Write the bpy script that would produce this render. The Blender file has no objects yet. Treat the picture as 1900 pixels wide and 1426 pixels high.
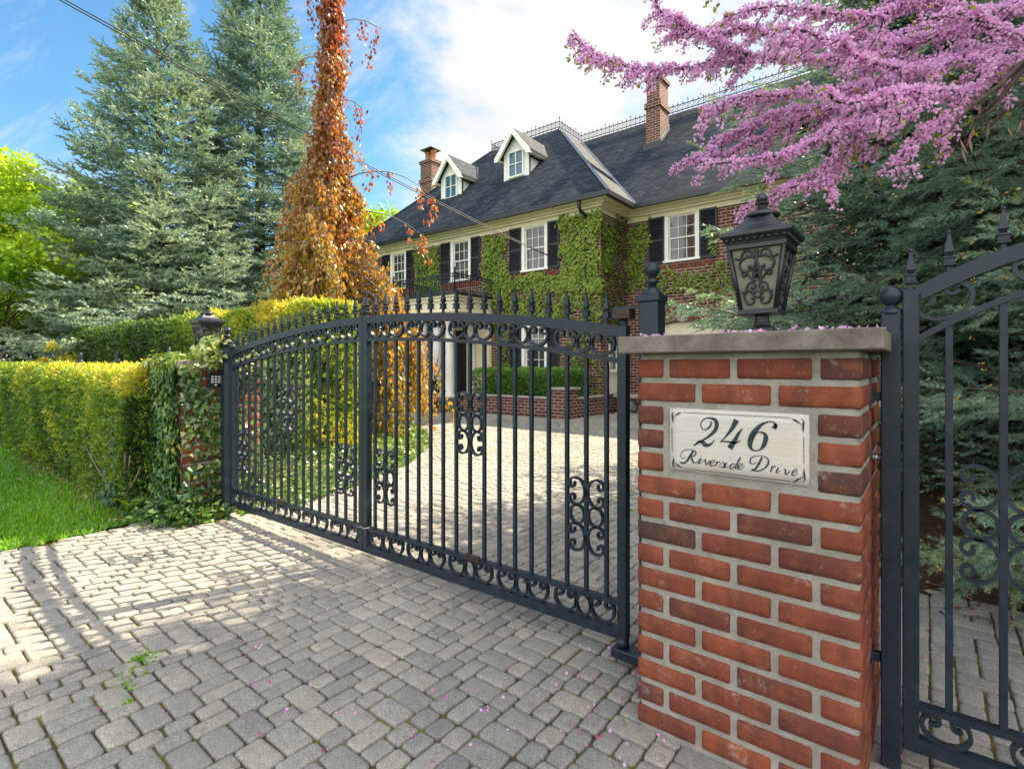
import bpy, math, random
import numpy as np
from mathutils import Vector, Matrix
rng = np.random.default_rng(7)
random.seed(7)
R_ = math.radians
SC = bpy.context.scene
COL = SC.collection

# ------------------------------------------------------------------ camera
cam_d = bpy.data.cameras.new("camera")
cam_d.sensor_width = 36.0
cam_d.lens = 975 / 1900 * 36
cam_d.shift_y = -33 / 1900
cam_d.clip_start = 0.05
cam_d.clip_end = 2000
cam = bpy.data.objects.new("camera", cam_d)
COL.objects.link(cam)
cam.location = (0, 0, 1.15)
cam.rotation_euler = (R_(90), 0, R_(38.4))
SC.camera = cam

# ------------------------------------------------------------------ light
SUN_AZ = (0.36, 0.933)          # horizontal direction towards the sun
SUN_EL = 46.0
_n = math.hypot(*SUN_AZ)
ce, se = math.cos(R_(SUN_EL)), math.sin(R_(SUN_EL))
sun_dir = Vector((SUN_AZ[0] / _n * ce, SUN_AZ[1] / _n * ce, se))
sun_d = bpy.data.lights.new("sun", 'SUN')
sun_d.energy = 5.0
sun_d.angle = R_(0.5)
sun_d.color = (1.0, 0.86, 0.64)
sun = bpy.data.objects.new("sun", sun_d)
COL.objects.link(sun)
sun.rotation_euler = sun_dir.to_track_quat('Z', 'Y').to_euler()
sun.location = sun_dir * 60

w = bpy.data.worlds.new("World")
SC.world = w
w.use_nodes = True
nt = w.node_tree
nt.nodes.clear()
def wn(t, **k):
    n = nt.nodes.new(t)
    for a, b in k.items():
        setattr(n, a, b)
    return n
sky = wn('ShaderNodeTexSky')
sky.sky_type = 'NISHITA'
sky.sun_disc = False
sky.sun_elevation = R_(SUN_EL)
sky.sun_rotation = math.atan2(SUN_AZ[0], SUN_AZ[1])
sky.air_density = 1.0
sky.dust_density = 0.4
sky.ozone_density = 2.5
tc = wn('ShaderNodeTexCoord')
sep = wn('ShaderNodeSeparateXYZ')
nt.links.new(tc.outputs['Generated'], sep.inputs[0])
def wm(op, a, b=None, c=None, clamp=False):
    n = wn('ShaderNodeMath', operation=op, use_clamp=clamp)
    for i, v in enumerate((a, b, c)):
        if v is None: continue
        if isinstance(v, (int, float)): n.inputs[i].default_value = v
        else: nt.links.new(v, n.inputs[i])
    return n.outputs[0]
zc = wm('ADD', wm('MAXIMUM', sep.outputs[2], 0.0), 0.22)
cmb = wn('ShaderNodeCombineXYZ')
nt.links.new(wm('DIVIDE', sep.outputs[0], zc), cmb.inputs[0])
nt.links.new(wm('DIVIDE', sep.outputs[1], zc), cmb.inputs[1])
def wnoise(scale, detail, rough, dist=0.0, off=(0, 0, 0), stretch=(1, 1, 1)):
    mp = wn('ShaderNodeMapping')
    nt.links.new(cmb.outputs[0], mp.inputs[0])
    mp.inputs['Location'].default_value = off
    mp.inputs['Scale'].default_value = stretch
    n = wn('ShaderNodeTexNoise')
    nt.links.new(mp.outputs[0], n.inputs['Vector'])
    n.inputs['Scale'].default_value = scale
    n.inputs['Detail'].default_value = detail
    n.inputs['Roughness'].default_value = rough
    n.inputs['Distortion'].default_value = dist
    return n.outputs['Fac']
# a big bank of cloud over the house, thin streaks elsewhere in view
dotn = wn('ShaderNodeVectorMath', operation='DOT_PRODUCT')
nt.links.new(tc.outputs['Generated'], dotn.inputs[0])
dv = Vector((-0.36, 0.80, 0.42)).normalized()
dotn.inputs[1].default_value = dv
bank = wn('ShaderNodeMapRange')
bank.inputs['From Min'].default_value = 0.82
bank.inputs['From Max'].default_value = 0.95
bank.inputs['To Min'].default_value = -0.10
bank.inputs['To Max'].default_value = 0.13
nt.links.new(dotn.outputs['Value'], bank.inputs[0])
nsum = wm('ADD', wnoise(1.5, 10, 0.62, 0.3, (3.1, 1.7, 0)), bank.outputs[0])
back = wn('ShaderNodeVectorMath', operation='DOT_PRODUCT')  # unseen bright cloud added behind the camera as fill light
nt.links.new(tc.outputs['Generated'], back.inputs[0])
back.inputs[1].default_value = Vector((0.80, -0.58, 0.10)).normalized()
fill_cloud = wn('ShaderNodeMapRange')
fill_cloud.inputs['From Min'].default_value = -0.45
fill_cloud.inputs['From Max'].default_value = 0.25
fill_cloud.inputs['To Min'].default_value = 0.0
fill_cloud.inputs['To Max'].default_value = 0.32
nt.links.new(back.outputs['Value'], fill_cloud.inputs[0])
nsum = wm('ADD', nsum, fill_cloud.outputs[0])
low = wm('MULTIPLY', wm('SUBTRACT', 0.30, sep.outputs[2], clamp=True), 0.45)
nsum = wm('ADD', nsum, low)
cl = wn('ShaderNodeMapRange', interpolation_type='SMOOTHSTEP')
cl.inputs['From Min'].default_value = 0.46
cl.inputs['From Max'].default_value = 0.68
nt.links.new(nsum, cl.inputs[0])
mixc = wn('ShaderNodeMix', data_type='RGBA')
cirr = wm('MULTIPLY', wm('SUBTRACT', wnoise(1.1, 9, 0.7, 0.8, (5.2, 0.4, 0), (1.0, 3.2, 1)), 0.50, clamp=True), 2.4, clamp=True)
clf = wm('MAXIMUM', cl.outputs[0], cirr)
shade = wn('ShaderNodeMix', data_type='RGBA')
nt.links.new(wnoise(2.6, 8, 0.6, 0.2, (8.0, 2.0, 0)), shade.inputs[0])
shade.inputs[6].default_value = (2.65, 2.75, 2.9, 1)
shade.inputs[7].default_value = (3.7, 3.6, 3.45, 1)
hs = wn('ShaderNodeHueSaturation')
hs.inputs['Saturation'].default_value = 1.18
hs.inputs['Hue'].default_value = 0.488
hs.inputs['Value'].default_value = 0.84
nt.links.new(sky.outputs[0], hs.inputs['Color'])
nt.links.new(clf, mixc.inputs[0])
nt.links.new(hs.outputs[0], mixc.inputs[6])
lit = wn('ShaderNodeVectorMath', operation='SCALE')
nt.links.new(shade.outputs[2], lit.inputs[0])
nt.links.new(wm('ADD', 1.0, wm('MULTIPLY', fill_cloud.outputs[0], 4.6)), lit.inputs['Scale'])  # the added cloud behind the camera is also scaled brighter
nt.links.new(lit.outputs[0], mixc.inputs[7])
bg = wn('ShaderNodeBackground')
bg.inputs['Strength'].default_value = 0.10
nt.links.new(mixc.outputs[2], bg.inputs[0])
ow = wn('ShaderNodeOutputWorld')
nt.links.new(bg.outputs[0], ow.inputs[0])

SC.view_settings.view_transform = 'Standard'
SC.view_settings.look = 'None'
SC.view_settings.gamma = 1
SC.view_settings.exposure = 1.66
SC.cycles.max_bounces = 7
SC.cycles.transparent_max_bounces = 6
SC.cycles.use_denoising = True

# ------------------------------------------------------------------ materials
def srgb(r, g, b):
    def f(c):
        c /= 255
        return c / 12.92 if c <= 0.04045 else ((c + 0.055) / 1.055) ** 2.4
    return (f(r), f(g), f(b), 1)

class NT:
    def __init__(s, name):
        s.m = bpy.data.materials.new(name)
        s.m.use_nodes = True
        s.t = s.m.node_tree
        s.t.nodes.clear()
        s.out = s.n('ShaderNodeOutputMaterial')
    def n(s, t, **k):
        x = s.t.nodes.new(t)
        for a, b in k.items(): setattr(x, a, b)
        return x
    def l(s, a, b): s.t.links.new(a, b)
    def val(s, sock, v):
        if isinstance(v, (int, float, tuple, list)): sock.default_value = v
        else: s.l(v, sock)
    def math(s, op, a, b=0.0, clamp=False):
        x = s.n('ShaderNodeMath', operation=op, use_clamp=clamp)
        s.val(x.inputs[0], a); s.val(x.inputs[1], b)
        return x.outputs[0]
    def ramp(s, fac, stops, interp='LINEAR'):
        x = s.n('ShaderNodeValToRGB')
        s.l(fac, x.inputs[0])
        cr = x.color_ramp
        cr.interpolation = interp
        cr.elements[0].position = stops[0][0]; cr.elements[0].color = stops[0][1]
        cr.elements[1].position = stops[-1][0]; cr.elements[1].color = stops[-1][1]
        for p, c in stops[1:-1]:
            e = cr.elements.new(p); e.color = c
        return x.outputs[0]
    def noise(s, vec=None, scale=5, detail=4, rough=0.55, dist=0):
        x = s.n('ShaderNodeTexNoise')
        if vec is not None: s.l(vec, x.inputs['Vector'])
        x.inputs['Scale'].default_value = scale
        x.inputs['Detail'].default_value = detail
        x.inputs['Roughness'].default_value = rough
        x.inputs['Distortion'].default_value = dist
        return x.outputs['Fac']
    def obj(s): return s.n('ShaderNodeTexCoord').outputs['Object']
    def mapping(s, vec, scale=(1, 1, 1), loc=(0, 0, 0)):
        x = s.n('ShaderNodeMapping')
        s.l(vec, x.inputs[0])
        x.inputs['Scale'].default_value = scale
        x.inputs['Location'].default_value = loc
        return x.outputs[0]
    def mix(s, f, a, b, blend='MIX'):
        x = s.n('ShaderNodeMix', data_type='RGBA', blend_type=blend)
        s.val(x.inputs[0], f); s.val(x.inputs[6], a); s.val(x.inputs[7], b)
        return x.outputs[2]
    def bump(s, h, strength=0.5, dist=0.01, normal=None):
        x = s.n('ShaderNodeBump')
        x.inputs['Strength'].default_value = strength
        x.inputs['Distance'].default_value = dist
        s.l(h, x.inputs['Height'])
        if normal is not None: s.l(normal, x.inputs['Normal'])
        return x.outputs[0]
    def bsdf(s, color, rough=0.6, metal=0.0, normal=None, spec=0.5, coat=0.0):
        b = s.n('ShaderNodeBsdfPrincipled')
        s.val(b.inputs['Base Color'], color)
        s.val(b.inputs['Roughness'], rough)
        b.inputs['Metallic'].default_value = metal
        b.inputs['Specular IOR Level'].default_value = spec
        b.inputs['Coat Weight'].default_value = coat
        if normal is not None: s.l(normal, b.inputs['Normal'])
        s.l(b.outputs[0], s.out.inputs[0])
        return b
    def attr(s, name='tone'):
        x = s.n('ShaderNodeAttribute')
        x.attribute_name = name
        return x.outputs['Fac']

def mat_plain(name, col, rough=0.6, metal=0.0, var=0.15, scale=6, bump=0.0, spec=0.5):
    t = NT(name)
    o = t.obj()
    n = t.noise(o, scale, 5, 0.6)
    c0 = tuple(max(0, c * (1 - var)) for c in col[:3]) + (1,)
    c1 = tuple(min(1, c * (1 + var)) for c in col[:3]) + (1,)
    c = t.ramp(n, [(0.3, c0), (0.7, c1)])
    nm = t.bump(t.noise(o, scale * 12, 3, 0.6), bump, 0.004) if bump else None
    r = t.math('ADD', t.math('MULTIPLY', n, 0.2), rough - 0.1)
    t.bsdf(c, r, metal, nm, spec)
    return t.m

def mat_leaf(name, stops, trans=0.4, rough=0.55, tboost=(1.25, 1.25, 0.7), gloss=0.06):
    t = NT(name)
    a = t.attr('tone')
    c = t.ramp(a, stops)
    d = t.n('ShaderNodeBsdfDiffuse'); t.l(c, d.inputs[0])
    tr = t.n('ShaderNodeBsdfTranslucent')
    cb = t.mix(1.0, c, tboost + (1,), 'MULTIPLY')
    t.l(cb, tr.inputs[0])
    m1 = t.n('ShaderNodeMixShader'); m1.inputs[0].default_value = trans
    t.l(d.outputs[0], m1.inputs[1]); t.l(tr.outputs[0], m1.inputs[2])
    g = t.n('ShaderNodeBsdfGlossy'); g.inputs['Roughness'].default_value = rough
    g.inputs['Color'].default_value = (0.8, 0.85, 0.85, 1)
    m2 = t.n('ShaderNodeMixShader'); m2.inputs[0].default_value = gloss
    t.l(m1.outputs[0], m2.inputs[1]); t.l(g.outputs[0], m2.inputs[2])
    t.l(m2.outputs[0], t.out.inputs[0])
    return t.m

def mat_brickwall(name, scale=1.0, dark=1.0):
    t = NT(name)
    uv = t.n('ShaderNodeUVMap').outputs[0]
    b = t.n('ShaderNodeTexBrick')
    wob = t.n('ShaderNodeTexNoise'); wob.inputs['Scale'].default_value = 14
    t.l(uv, wob.inputs['Vector'])
    vm = t.n('ShaderNodeVectorMath', operation='MULTIPLY_ADD')
    t.l(wob.outputs['Color'], vm.inputs[0]); vm.inputs[1].default_value = (0.008, 0.008, 0); t.l(uv, vm.inputs[2])
    t.l(vm.outputs[0], b.inputs['Vector'])
    b.offset = 0.5
    b.inputs['Scale'].default_value = 1.0
    b.inputs['Brick Width'].default_value = 0.215 * scale
    b.inputs['Row Height'].default_value = 0.078 * scale
    b.inputs['Mortar Size'].default_value = 0.0095 * scale
    b.inputs['Mortar Smooth'].default_value = 0.2
    b.inputs['Bias'].default_value = 0.0
    b.inputs['Color1'].default_value = (0.10, 0.10, 0.10, 1)
    b.inputs['Color2'].default_value = (0.9, 0.9, 0.9, 1)
    b.inputs['Mortar'].default_value = (0.5, 0.5, 0.5, 1)
    cid = t.ramp(b.outputs['Color'], [(0.0, (0.050 * dark, 0.022 * dark, 0.020 * dark, 1)), (0.3, (0.095 * dark, 0.030 * dark, 0.024 * dark, 1)),
                                      (0.6, (0.145 * dark, 0.046 * dark, 0.032 * dark, 1)), (1.0, (0.21 * dark, 0.075 * dark, 0.050 * dark, 1))])
    pn = t.noise(uv, 3.0, 5, 0.6)
    cid = t.mix(0.25, cid, t.ramp(pn, [(0.3, (0.06, 0.035, 0.032, 1)), (0.7, (0.20, 0.08, 0.06, 1))]), 'MIX')
    col = t.mix(b.outputs['Fac'], cid, t.ramp(t.noise(uv, 9, 4), [(0.3, (0.33, 0.26, 0.22, 1)), (0.7, (0.50, 0.43, 0.37, 1))]))
    h = t.math('SUBTRACT', 1.0, b.outputs['Fac'])
    h = t.math('ADD', h, t.math('MULTIPLY', t.noise(uv, 60, 3), 0.4))
    t.bsdf(col, 0.9, 0, t.bump(h, 0.6, 0.012), 0.2)
    return t.m

def mat_roof(name):
    t = NT(name)
    uv = t.n('ShaderNodeUVMap').outputs[0]
    b = t.n('ShaderNodeTexBrick')
    t.l(uv, b.inputs['Vector'])
    b.offset = 0.37
    b.inputs['Scale'].default_value = 1.0
    b.inputs['Brick Width'].default_value = 0.22
    b.inputs['Row Height'].default_value = 0.115
    b.inputs['Mortar Size'].default_value = 0.013
    b.inputs['Mortar Smooth'].default_value = 0.4
    b.inputs['Color1'].default_value = (0.0, 0.0, 0.0, 1)
    b.inputs['Color2'].default_value = (1, 1, 1, 1)
    b.inputs['Mortar'].default_value = (0.5, 0.5, 0.5, 1)
    c = t.ramp(b.outputs['Color'], [(0, (0.010, 0.016, 0.027, 1)), (0.5, (0.022, 0.034, 0.052, 1)), (1, (0.044, 0.060, 0.084, 1))])
    c = t.mix(b.outputs['Fac'], c, (0.005, 0.006, 0.009, 1))
    c = t.mix(0.2, c, t.ramp(t.noise(uv, 1.6, 6, 0.65), [(0.3, (0.014, 0.020, 0.030, 1)), (0.75, (0.060, 0.070, 0.082, 1))]))
    h = t.math('SUBTRACT', 1.0, b.outputs['Fac'])
    h = t.math('ADD', h, t.math('MULTIPLY', b.outputs['Color'], 0.5))
    h = t.math('ADD', h, t.math('MULTIPLY', t.noise(uv, 90, 2), 0.3))
    t.bsdf(c, 0.75, 0, t.bump(h, 0.9, 0.02), 0.15)
    return t.m

def mat_louver(name, col):
    t = NT(name)
    o = t.obj()
    wv = t.n('ShaderNodeTexWave'); wv.wave_type = 'BANDS'; wv.bands_direction = 'Z'; wv.wave_profile = 'SAW'
    t.l(o, wv.inputs[0]); wv.inputs['Scale'].default_value = 6.0
    n = t.noise(o, 8, 4)
    c = t.ramp(n, [(0.3, tuple(x * 0.8 for x in col[:3]) + (1,)), (0.7, tuple(x * 1.25 for x in col[:3]) + (1,))])
    t.bsdf(c, 0.5, 0, t.bump(n, 0.2, 0.003), 0.4)
    return t.m

M = {}
def mkmats():
    M['iron'] = None
    t = NT('painted_iron'); o = t.obj()
    n = t.noise(o, 22, 6, 0.65); n2 = t.noise(o, 140, 3, 0.6)
    c = t.ramp(n, [(0.25, (0.008, 0.014, 0.022, 1)), (0.55, (0.014, 0.023, 0.036, 1)), (0.8, (0.030, 0.040, 0.054, 1))])
    rust = t.ramp(t.noise(o, 9, 8, 0.75), [(0.70, (0, 0, 0, 1)), (0.78, (1, 1, 1, 1))])
    c = t.mix(t.math('MULTIPLY', rust, 0.35), c, (0.11, 0.06, 0.035, 1))
    t.bsdf(c, t.math('ADD', t.math('MULTIPLY', n, 0.25), 0.26), 0.0, t.bump(t.math('ADD', n2, n), 0.22, 0.002), 0.34)
    M['iron'] = t.m
    M['rust'] = mat_plain('rusty_latch_metal', (0.05, 0.03, 0.025), 0.6, 0.3, 0.5, 60, 0.4)
    M['zinc'] = mat_plain('zinc_metal', (0.45, 0.46, 0.47), 0.35, 0.9, 0.15, 30)
    # close-up bricks: one tone per brick
    t = NT('pillar_brick'); o = t.obj(); a = t.attr('tone')
    c = t.ramp(a, [(0.0, (0.065, 0.034, 0.028, 1)), (0.2, (0.115, 0.034, 0.025, 1)), (0.5, (0.175, 0.044, 0.024, 1)),
                   (0.8, (0.235, 0.060, 0.027, 1)), (1.0, (0.31, 0.086, 0.034, 1))])
    st = t.mapping(o, (9, 9, 1.6))
    streak = t.noise(st, 2.2, 4, 0.6)
    c = t.mix(t.math('MULTIPLY', t.ramp(streak, [(0.42, (0, 0, 0, 1)), (0.62, (1, 1, 1, 1))]), 0.5), c, (0.075, 0.028, 0.022, 1))
    mo = t.noise(o, 16, 6, 0.65)
    c = t.mix(t.math('MULTIPLY', t.ramp(mo, [(0.5, (0, 0, 0, 1)), (0.75, (1, 1, 1, 1))]), 0.45), c, (0.34, 0.115, 0.05, 1))
    ef = t.ramp(t.noise(o, 11, 12, 0.82), [(0.57, (0, 0, 0, 1)), (0.68, (1, 1, 1, 1))])
    c = t.mix(t.math('MULTIPLY', ef, 0.6), c, (0.42, 0.37, 0.34, 1))
    sp = t.ramp(t.noise(o, 160, 2, 0.5), [(0.70, (0, 0, 0, 1)), (0.76, (1, 1, 1, 1))])
    c = t.mix(t.math('MULTIPLY', sp, 0.5), c, (0.40, 0.30, 0.24, 1))
    h = t.math('ADD', t.noise(o, 90, 6, 0.7), t.math('MULTIPLY', t.noise(o, 400, 2), 0.4))
    t.bsdf(c, 0.82, 0, t.bump(h, 0.5, 0.003), 0.3)
    M['pbrick'] = t.m
    t = NT('mortar'); o = t.obj()
    n = t.noise(o, 12, 8, 0.7)
    c = t.ramp(n, [(0.25, (0.19, 0.175, 0.145, 1)), (0.5, (0.295, 0.275, 0.24, 1)), (0.8, (0.42, 0.40, 0.36, 1))])
    h = t.math('ADD', t.noise(o, 120, 6, 0.75), n)
    t.bsdf(c, 0.95, 0, t.bump(h, 0.7, 0.006), 0.1)
    M['mortar'] = t.m
    t = NT('cap_stone'); o = t.obj()
    n = t.noise(o, 7, 9, 0.7, 0.4)
    c = t.ramp(n, [(0.28, (0.085, 0.070, 0.058, 1)), (0.5, (0.165, 0.142, 0.12, 1)), (0.72, (0.27, 0.245, 0.21, 1))])
    pit = t.ramp(t.noise(o, 90, 5, 0.7), [(0.28, (0.35, 0.35, 0.35, 1)), (0.42, (1, 1, 1, 1))])
    wh = t.ramp(t.noise(o, 220, 4, 0.8), [(0.60, (0, 0, 0, 1)), (0.70, (1, 1, 1, 1))])
    c = t.mix(1.0, c, pit, 'MULTIPLY'); c = t.mix(t.math('MULTIPLY', wh, 0.35), c, (0.5, 0.48, 0.45, 1))
    t.bsdf(c, 0.9, 0, t.bump(t.noise(o, 150, 6, 0.75), 0.55, 0.003), 0.2)
    M['cap'] = t.m
    t = NT('plaque_marble'); o = t.obj()
    n = t.noise(t.mapping(o, (2, 2, 26)), 5, 6, 0.6)
    c = t.ramp(n, [(0.3, (0.46, 0.425, 0.38, 1)), (0.6, (0.56, 0.53, 0.485, 1))])
    w2 = t.ramp(t.noise(o, 7, 3), [(0.5, (0, 0, 0, 1)), (0.75, (1, 1, 1, 1))])
    c = t.mix(t.math('MULTIPLY', w2, 0.5), c, (0.60, 0.47, 0.34, 1))
    t.bsdf(c, 0.6, 0, t.bump(t.noise(t.mapping(o, (20, 20, 300)), 5, 3), 0.25, 0.001), 0.3)
    M['marble'] = t.m
    t = NT('engraved_paint'); o = t.obj()
    n = t.noise(t.mapping(o, (30, 30, 500)), 3, 3, 0.7)
    t.bsdf(t.ramp(n, [(0.35, (0.008, 0.014, 0.022, 1)), (0.62, (0.02, 0.034, 0.048, 1)), (0.75, (0.13, 0.16, 0.18, 1))]), 0.7)
    M['ink'] = t.m
    # pavers
    t = NT('cobble_pavers'); o = t.obj(); a = t.attr('tone')
    c = t.ramp(a, [(0, (0.225, 0.22, 0.208, 1)), (0.3, (0.27, 0.26, 0.24, 1)), (0.6, (0.31, 0.295, 0.265, 1)), (0.85, (0.355, 0.33, 0.285, 1)), (1.0, (0.36, 0.31, 0.25, 1))])
    big = t.noise(o, 1.1, 5, 0.6)
    c = t.mix(0.6, c, t.ramp(big, [(0.3, (0.6, 0.6, 0.62, 1)), (0.7, (1.15, 1.12, 1.06, 1))]), 'MULTIPLY')
    g = t.noise(o, 190, 3, 0.85)
    c = t.mix(0.9, c, t.ramp(g, [(0.30, (0.22, 0.22, 0.24, 1)), (0.44, (0.90, 0.90, 0.90, 1)), (0.60, (1.15, 1.15, 1.13, 1)), (0.68, (2.6, 2.5, 2.35, 1))]), 'MULTIPLY')
    m_ = t.ramp(t.noise(o, 24, 6, 0.7), [(0.3, (0.8, 0.8, 0.8, 1)), (0.7, (1.12, 1.12, 1.12, 1))])
    c = t.mix(1.0, c, m_, 'MULTIPLY')
    t.bsdf(c, 0.88, 0, t.bump(t.math('ADD', g, t.noise(o, 40, 4)), 0.55, 0.004), 0.25)
    M['paver'] = t.m
    t = NT('joint_sand'); o = t.obj()
    n = t.noise(o, 3.0, 6, 0.65); n2 = t.noise(o, 70, 4, 0.7)
    c = t.ramp(n, [(0.35, (0.055, 0.046, 0.034, 1)), (0.48, (0.085, 0.070, 0.040, 1)), (0.56, (0.15, 0.13, 0.03, 1)), (0.75, (0.22, 0.19, 0.03, 1))])
    c = t.mix(0.6, c, t.ramp(n2, [(0.3, (0.4, 0.4, 0.4, 1)), (0.7, (1.5, 1.5, 1.4, 1))]), 'MULTIPLY')
    t.bsdf(c, 0.95, 0, t.bump(n2, 0.8, 0.006), 0.1)
    M['joint'] = t.m
    t = NT('soil'); o = t.obj()
    n = t.noise(o, 14, 8, 0.75)
    c = t.ramp(n, [(0.3, (0.028, 0.019, 0.012, 1)), (0.6, (0.075, 0.048, 0.028, 1)), (0.8, (0.15, 0.10, 0.06, 1))])
    t.bsdf(c, 0.95, 0, t.bump(n, 0.9, 0.03), 0.1)
    M['soil'] = t.m
    t = NT('turf'); o = t.obj()
    n = t.noise(o, 2.2, 6, 0.65); n2 = t.noise(o, 60, 4, 0.7)
    c = t.ramp(n, [(0.3, (0.035, 0.10, 0.010, 1)), (0.6, (0.07, 0.17, 0.014, 1)), (0.8, (0.11, 0.22, 0.02, 1))])
    c = t.mix(0.7, c, t.ramp(n2, [(0.3, (0.4, 0.4, 0.4, 1)), (0.7, (1.4, 1.4, 1.3, 1))]), 'MULTIPLY')
    t.bsdf(c, 0.95, 0, t.bump(n2, 1.0, 0.02), 0.1)
    M['turf'] = t.m
    M['hbrick'] = mat_brickwall('house_brick')
    M['gbrick'] = mat_brickwall('garden_wall_brick', 0.95, 1.1)
    M['roof'] = mat_roof('slate_shingles')
    M['cream'] = mat_plain('cream_paint', (0.74, 0.68, 0.49), 0.55, 0, 0.08, 3, 0.15)
    M['white'] = mat_plain('white_paint', (0.84, 0.83, 0.79), 0.5, 0, 0.05, 4, 0.1)
    M['shutter'] = mat_louver('shutter_paint', (0.022, 0.025, 0.034))
    M['gutter'] = mat_plain('black_gutter_metal', (0.014, 0.017, 0.022), 0.35, 0, 0.2, 8)
    M['lead'] = mat_plain('grey_flashing', (0.20, 0.215, 0.235), 0.55, 0.2, 0.15, 8)
    t = NT('window_glass'); o = t.obj()
    n = t.noise(o, 2.5, 4, 0.6)
    t.bsdf(t.ramp(n, [(0.35, (0.012, 0.016, 0.018, 1)), (0.7, (0.06, 0.07, 0.065, 1))]), 0.06, 0, t.bump(t.noise(o, 3, 2), 0.08, 0.02), 1.0)
    M['glass'] = t.m
    t = NT('dormer_glass_sky_tint'); o = t.obj()
    t.bsdf(t.ramp(t.noise(o, 1.5, 3), [(0.35, (0.03, 0.10, 0.17, 1)), (0.7, (0.06, 0.17, 0.27, 1))]), 0.08, 0, None, 0.8)  # blue sky reflection painted into the pane colour
    M['bglass'] = t.m
    M['dark'] = mat_plain('dark_door_and_unlit_room', (0.006, 0.006, 0.007), 0.5)
    M['terracotta'] = mat_plain('clay_chimney_pot', (0.42, 0.17, 0.075), 0.8, 0, 0.2, 9, 0.3)
    M['stone'] = mat_plain('pale_stone', (0.34, 0.31, 0.27), 0.85, 0, 0.3, 14, 0.5)
    M['sandstone'] = mat_plain('brown_step_stone', (0.20, 0.14, 0.10), 0.85, 0, 0.3, 10, 0.4)
    M['lantern'] = mat_plain('dark_lantern_iron', (0.014, 0.017, 0.023), 0.34, 0.1, 0.4, 60, 0.25, 0.6)
    t = NT('lantern_glass'); o = t.obj()
    n = t.noise(o, 30, 5, 0.6)
    b = t.bsdf(t.ramp(n, [(0.3, (0.10, 0.105, 0.08, 1)), (0.7, (0.19, 0.19, 0.145, 1))]), 0.35, 0, None, 0.5)
    M['lglass'] = t.m
    M['urn'] = mat_plain('dark_cast_urn', (0.030, 0.030, 0.032), 0.6, 0, 0.4, 20, 0.4)
    M['twig'] = mat_plain('pale_twig', (0.24, 0.15, 0.10), 0.8, 0, 0.3, 20)
    M['plastic'] = mat_plain('black_keypad_plastic', (0.012, 0.013, 0.016), 0.4)
    M['keys'] = mat_plain('pale_keys', (0.55, 0.58, 0.60), 0.5)
    M['greybox'] = mat_plain('grey_box_paint', (0.30, 0.33, 0.34), 0.5)
    M['cable'] = mat_plain('cable_rubber', (0.02, 0.02, 0.022), 0.6)
    for k, c, sc in (('bark', (0.10, 0.08, 0.062), 14), ('beechbark', (0.20, 0.185, 0.17), 14), ('redbark', (0.085, 0.062, 0.056), 18), ('barebark', (0.21, 0.165, 0.125), 18)):
        t = NT(k); o = t.obj(); n = t.noise(t.mapping(o, (1, 1, 0.3)), sc, 7, 0.7)
        t.bsdf(t.ramp(n, [(0.3, tuple(x * 0.5 for x in c) + (1,)), (0.7, tuple(x * 1.35 for x in c) + (1,))]), 0.9, 0, t.bump(n, 0.7, 0.01), 0.15)
        M[k] = t.m
    g = lambda *a: a + (1,)
    M['blue_needle'] = mat_leaf('blue_spruce_needles', [(0, g(.035, .075, .05)), (.35, g(.085, .155, .115)), (.65, g(.165, .26, .195)), (.85, g(.25, .36, .27)), (1, g(.34, .42, .27))], 0.18, 0.45, (1.1, 1.1, .8), 0.08)
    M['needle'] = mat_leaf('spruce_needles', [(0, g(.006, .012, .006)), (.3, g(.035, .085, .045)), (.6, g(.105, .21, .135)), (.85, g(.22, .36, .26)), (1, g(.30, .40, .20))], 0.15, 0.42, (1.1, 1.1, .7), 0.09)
    M['bud'] = mat_leaf('spruce_buds', [(0, g(.48, .27, .07)), (1, g(.75, .62, .18))], 0.2)
    M['beech'] = mat_leaf('beech_leaves', [(0, g(.12, .15, .02)), (.2, g(.32, .26, .02)), (.45, g(.42, .22, .025)), (.65, g(.34, .11, .028)), (.85, g(.25, .05, .03)), (1, g(.19, .035, .03))], 0.55, 0.4, (1.5, 1.15, .5), 0.07)
    M['redbud'] = mat_leaf('redbud_blossom', [(0, g(.42, .04, .18)), (.22, g(.72, .20, .50)), (.45, g(.92, .45, .80)), (.75, g(.98, .64, .93)), (1, g(.99, .80, .97))], 0.52, 0.5, (1.15, .95, 1.1), 0.03)
    M['newleaf'] = mat_leaf('young_leaves', [(0, g(.22, .28, .02)), (1, g(.42, .42, .04))], 0.5)
    M['pod'] = mat_leaf('seed_pods', [(0, g(.12, .05, .03)), (1, g(.26, .12, .08))], 0.3)
    M['hedge'] = mat_leaf('hedge_leaves', [(0, g(.012, .035, .006)), (.25, g(.03, .085, .010)), (.5, g(.085, .19, .013)), (.7, g(.22, .33, .02)), (.87, g(.38, .44, .03)), (1, g(.54, .49, .05))], 0.48, 0.5, (1.5, 1.25, .5), 0.05)
    M['box'] = mat_leaf('boxwood_leaves', [(0, g(.03, .09, .01)), (.5, g(.10, .25, .02)), (1, g(.22, .42, .04))], 0.4)
    M['ivy'] = mat_leaf('ivy_leaves', [(0, g(.015, .045, .014)), (.3, g(.035, .10, .022)), (.55, g(.085, .17, .025)), (.8, g(.19, .28, .035)), (1, g(.42, .44, .16))], 0.35, 0.35, (1.4, 1.3, .5), 0.07)
    M['vine'] = mat_leaf('wall_vine_leaves', [(0, g(.045, .06, .012)), (.3, g(.10, .17, .018)), (.6, g(.21, .31, .024)), (.85, g(.34, .43, .035)), (1, g(.42, .40, .06))], 0.35, 0.5, (1.3, 1.2, .5), 0.04)
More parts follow.
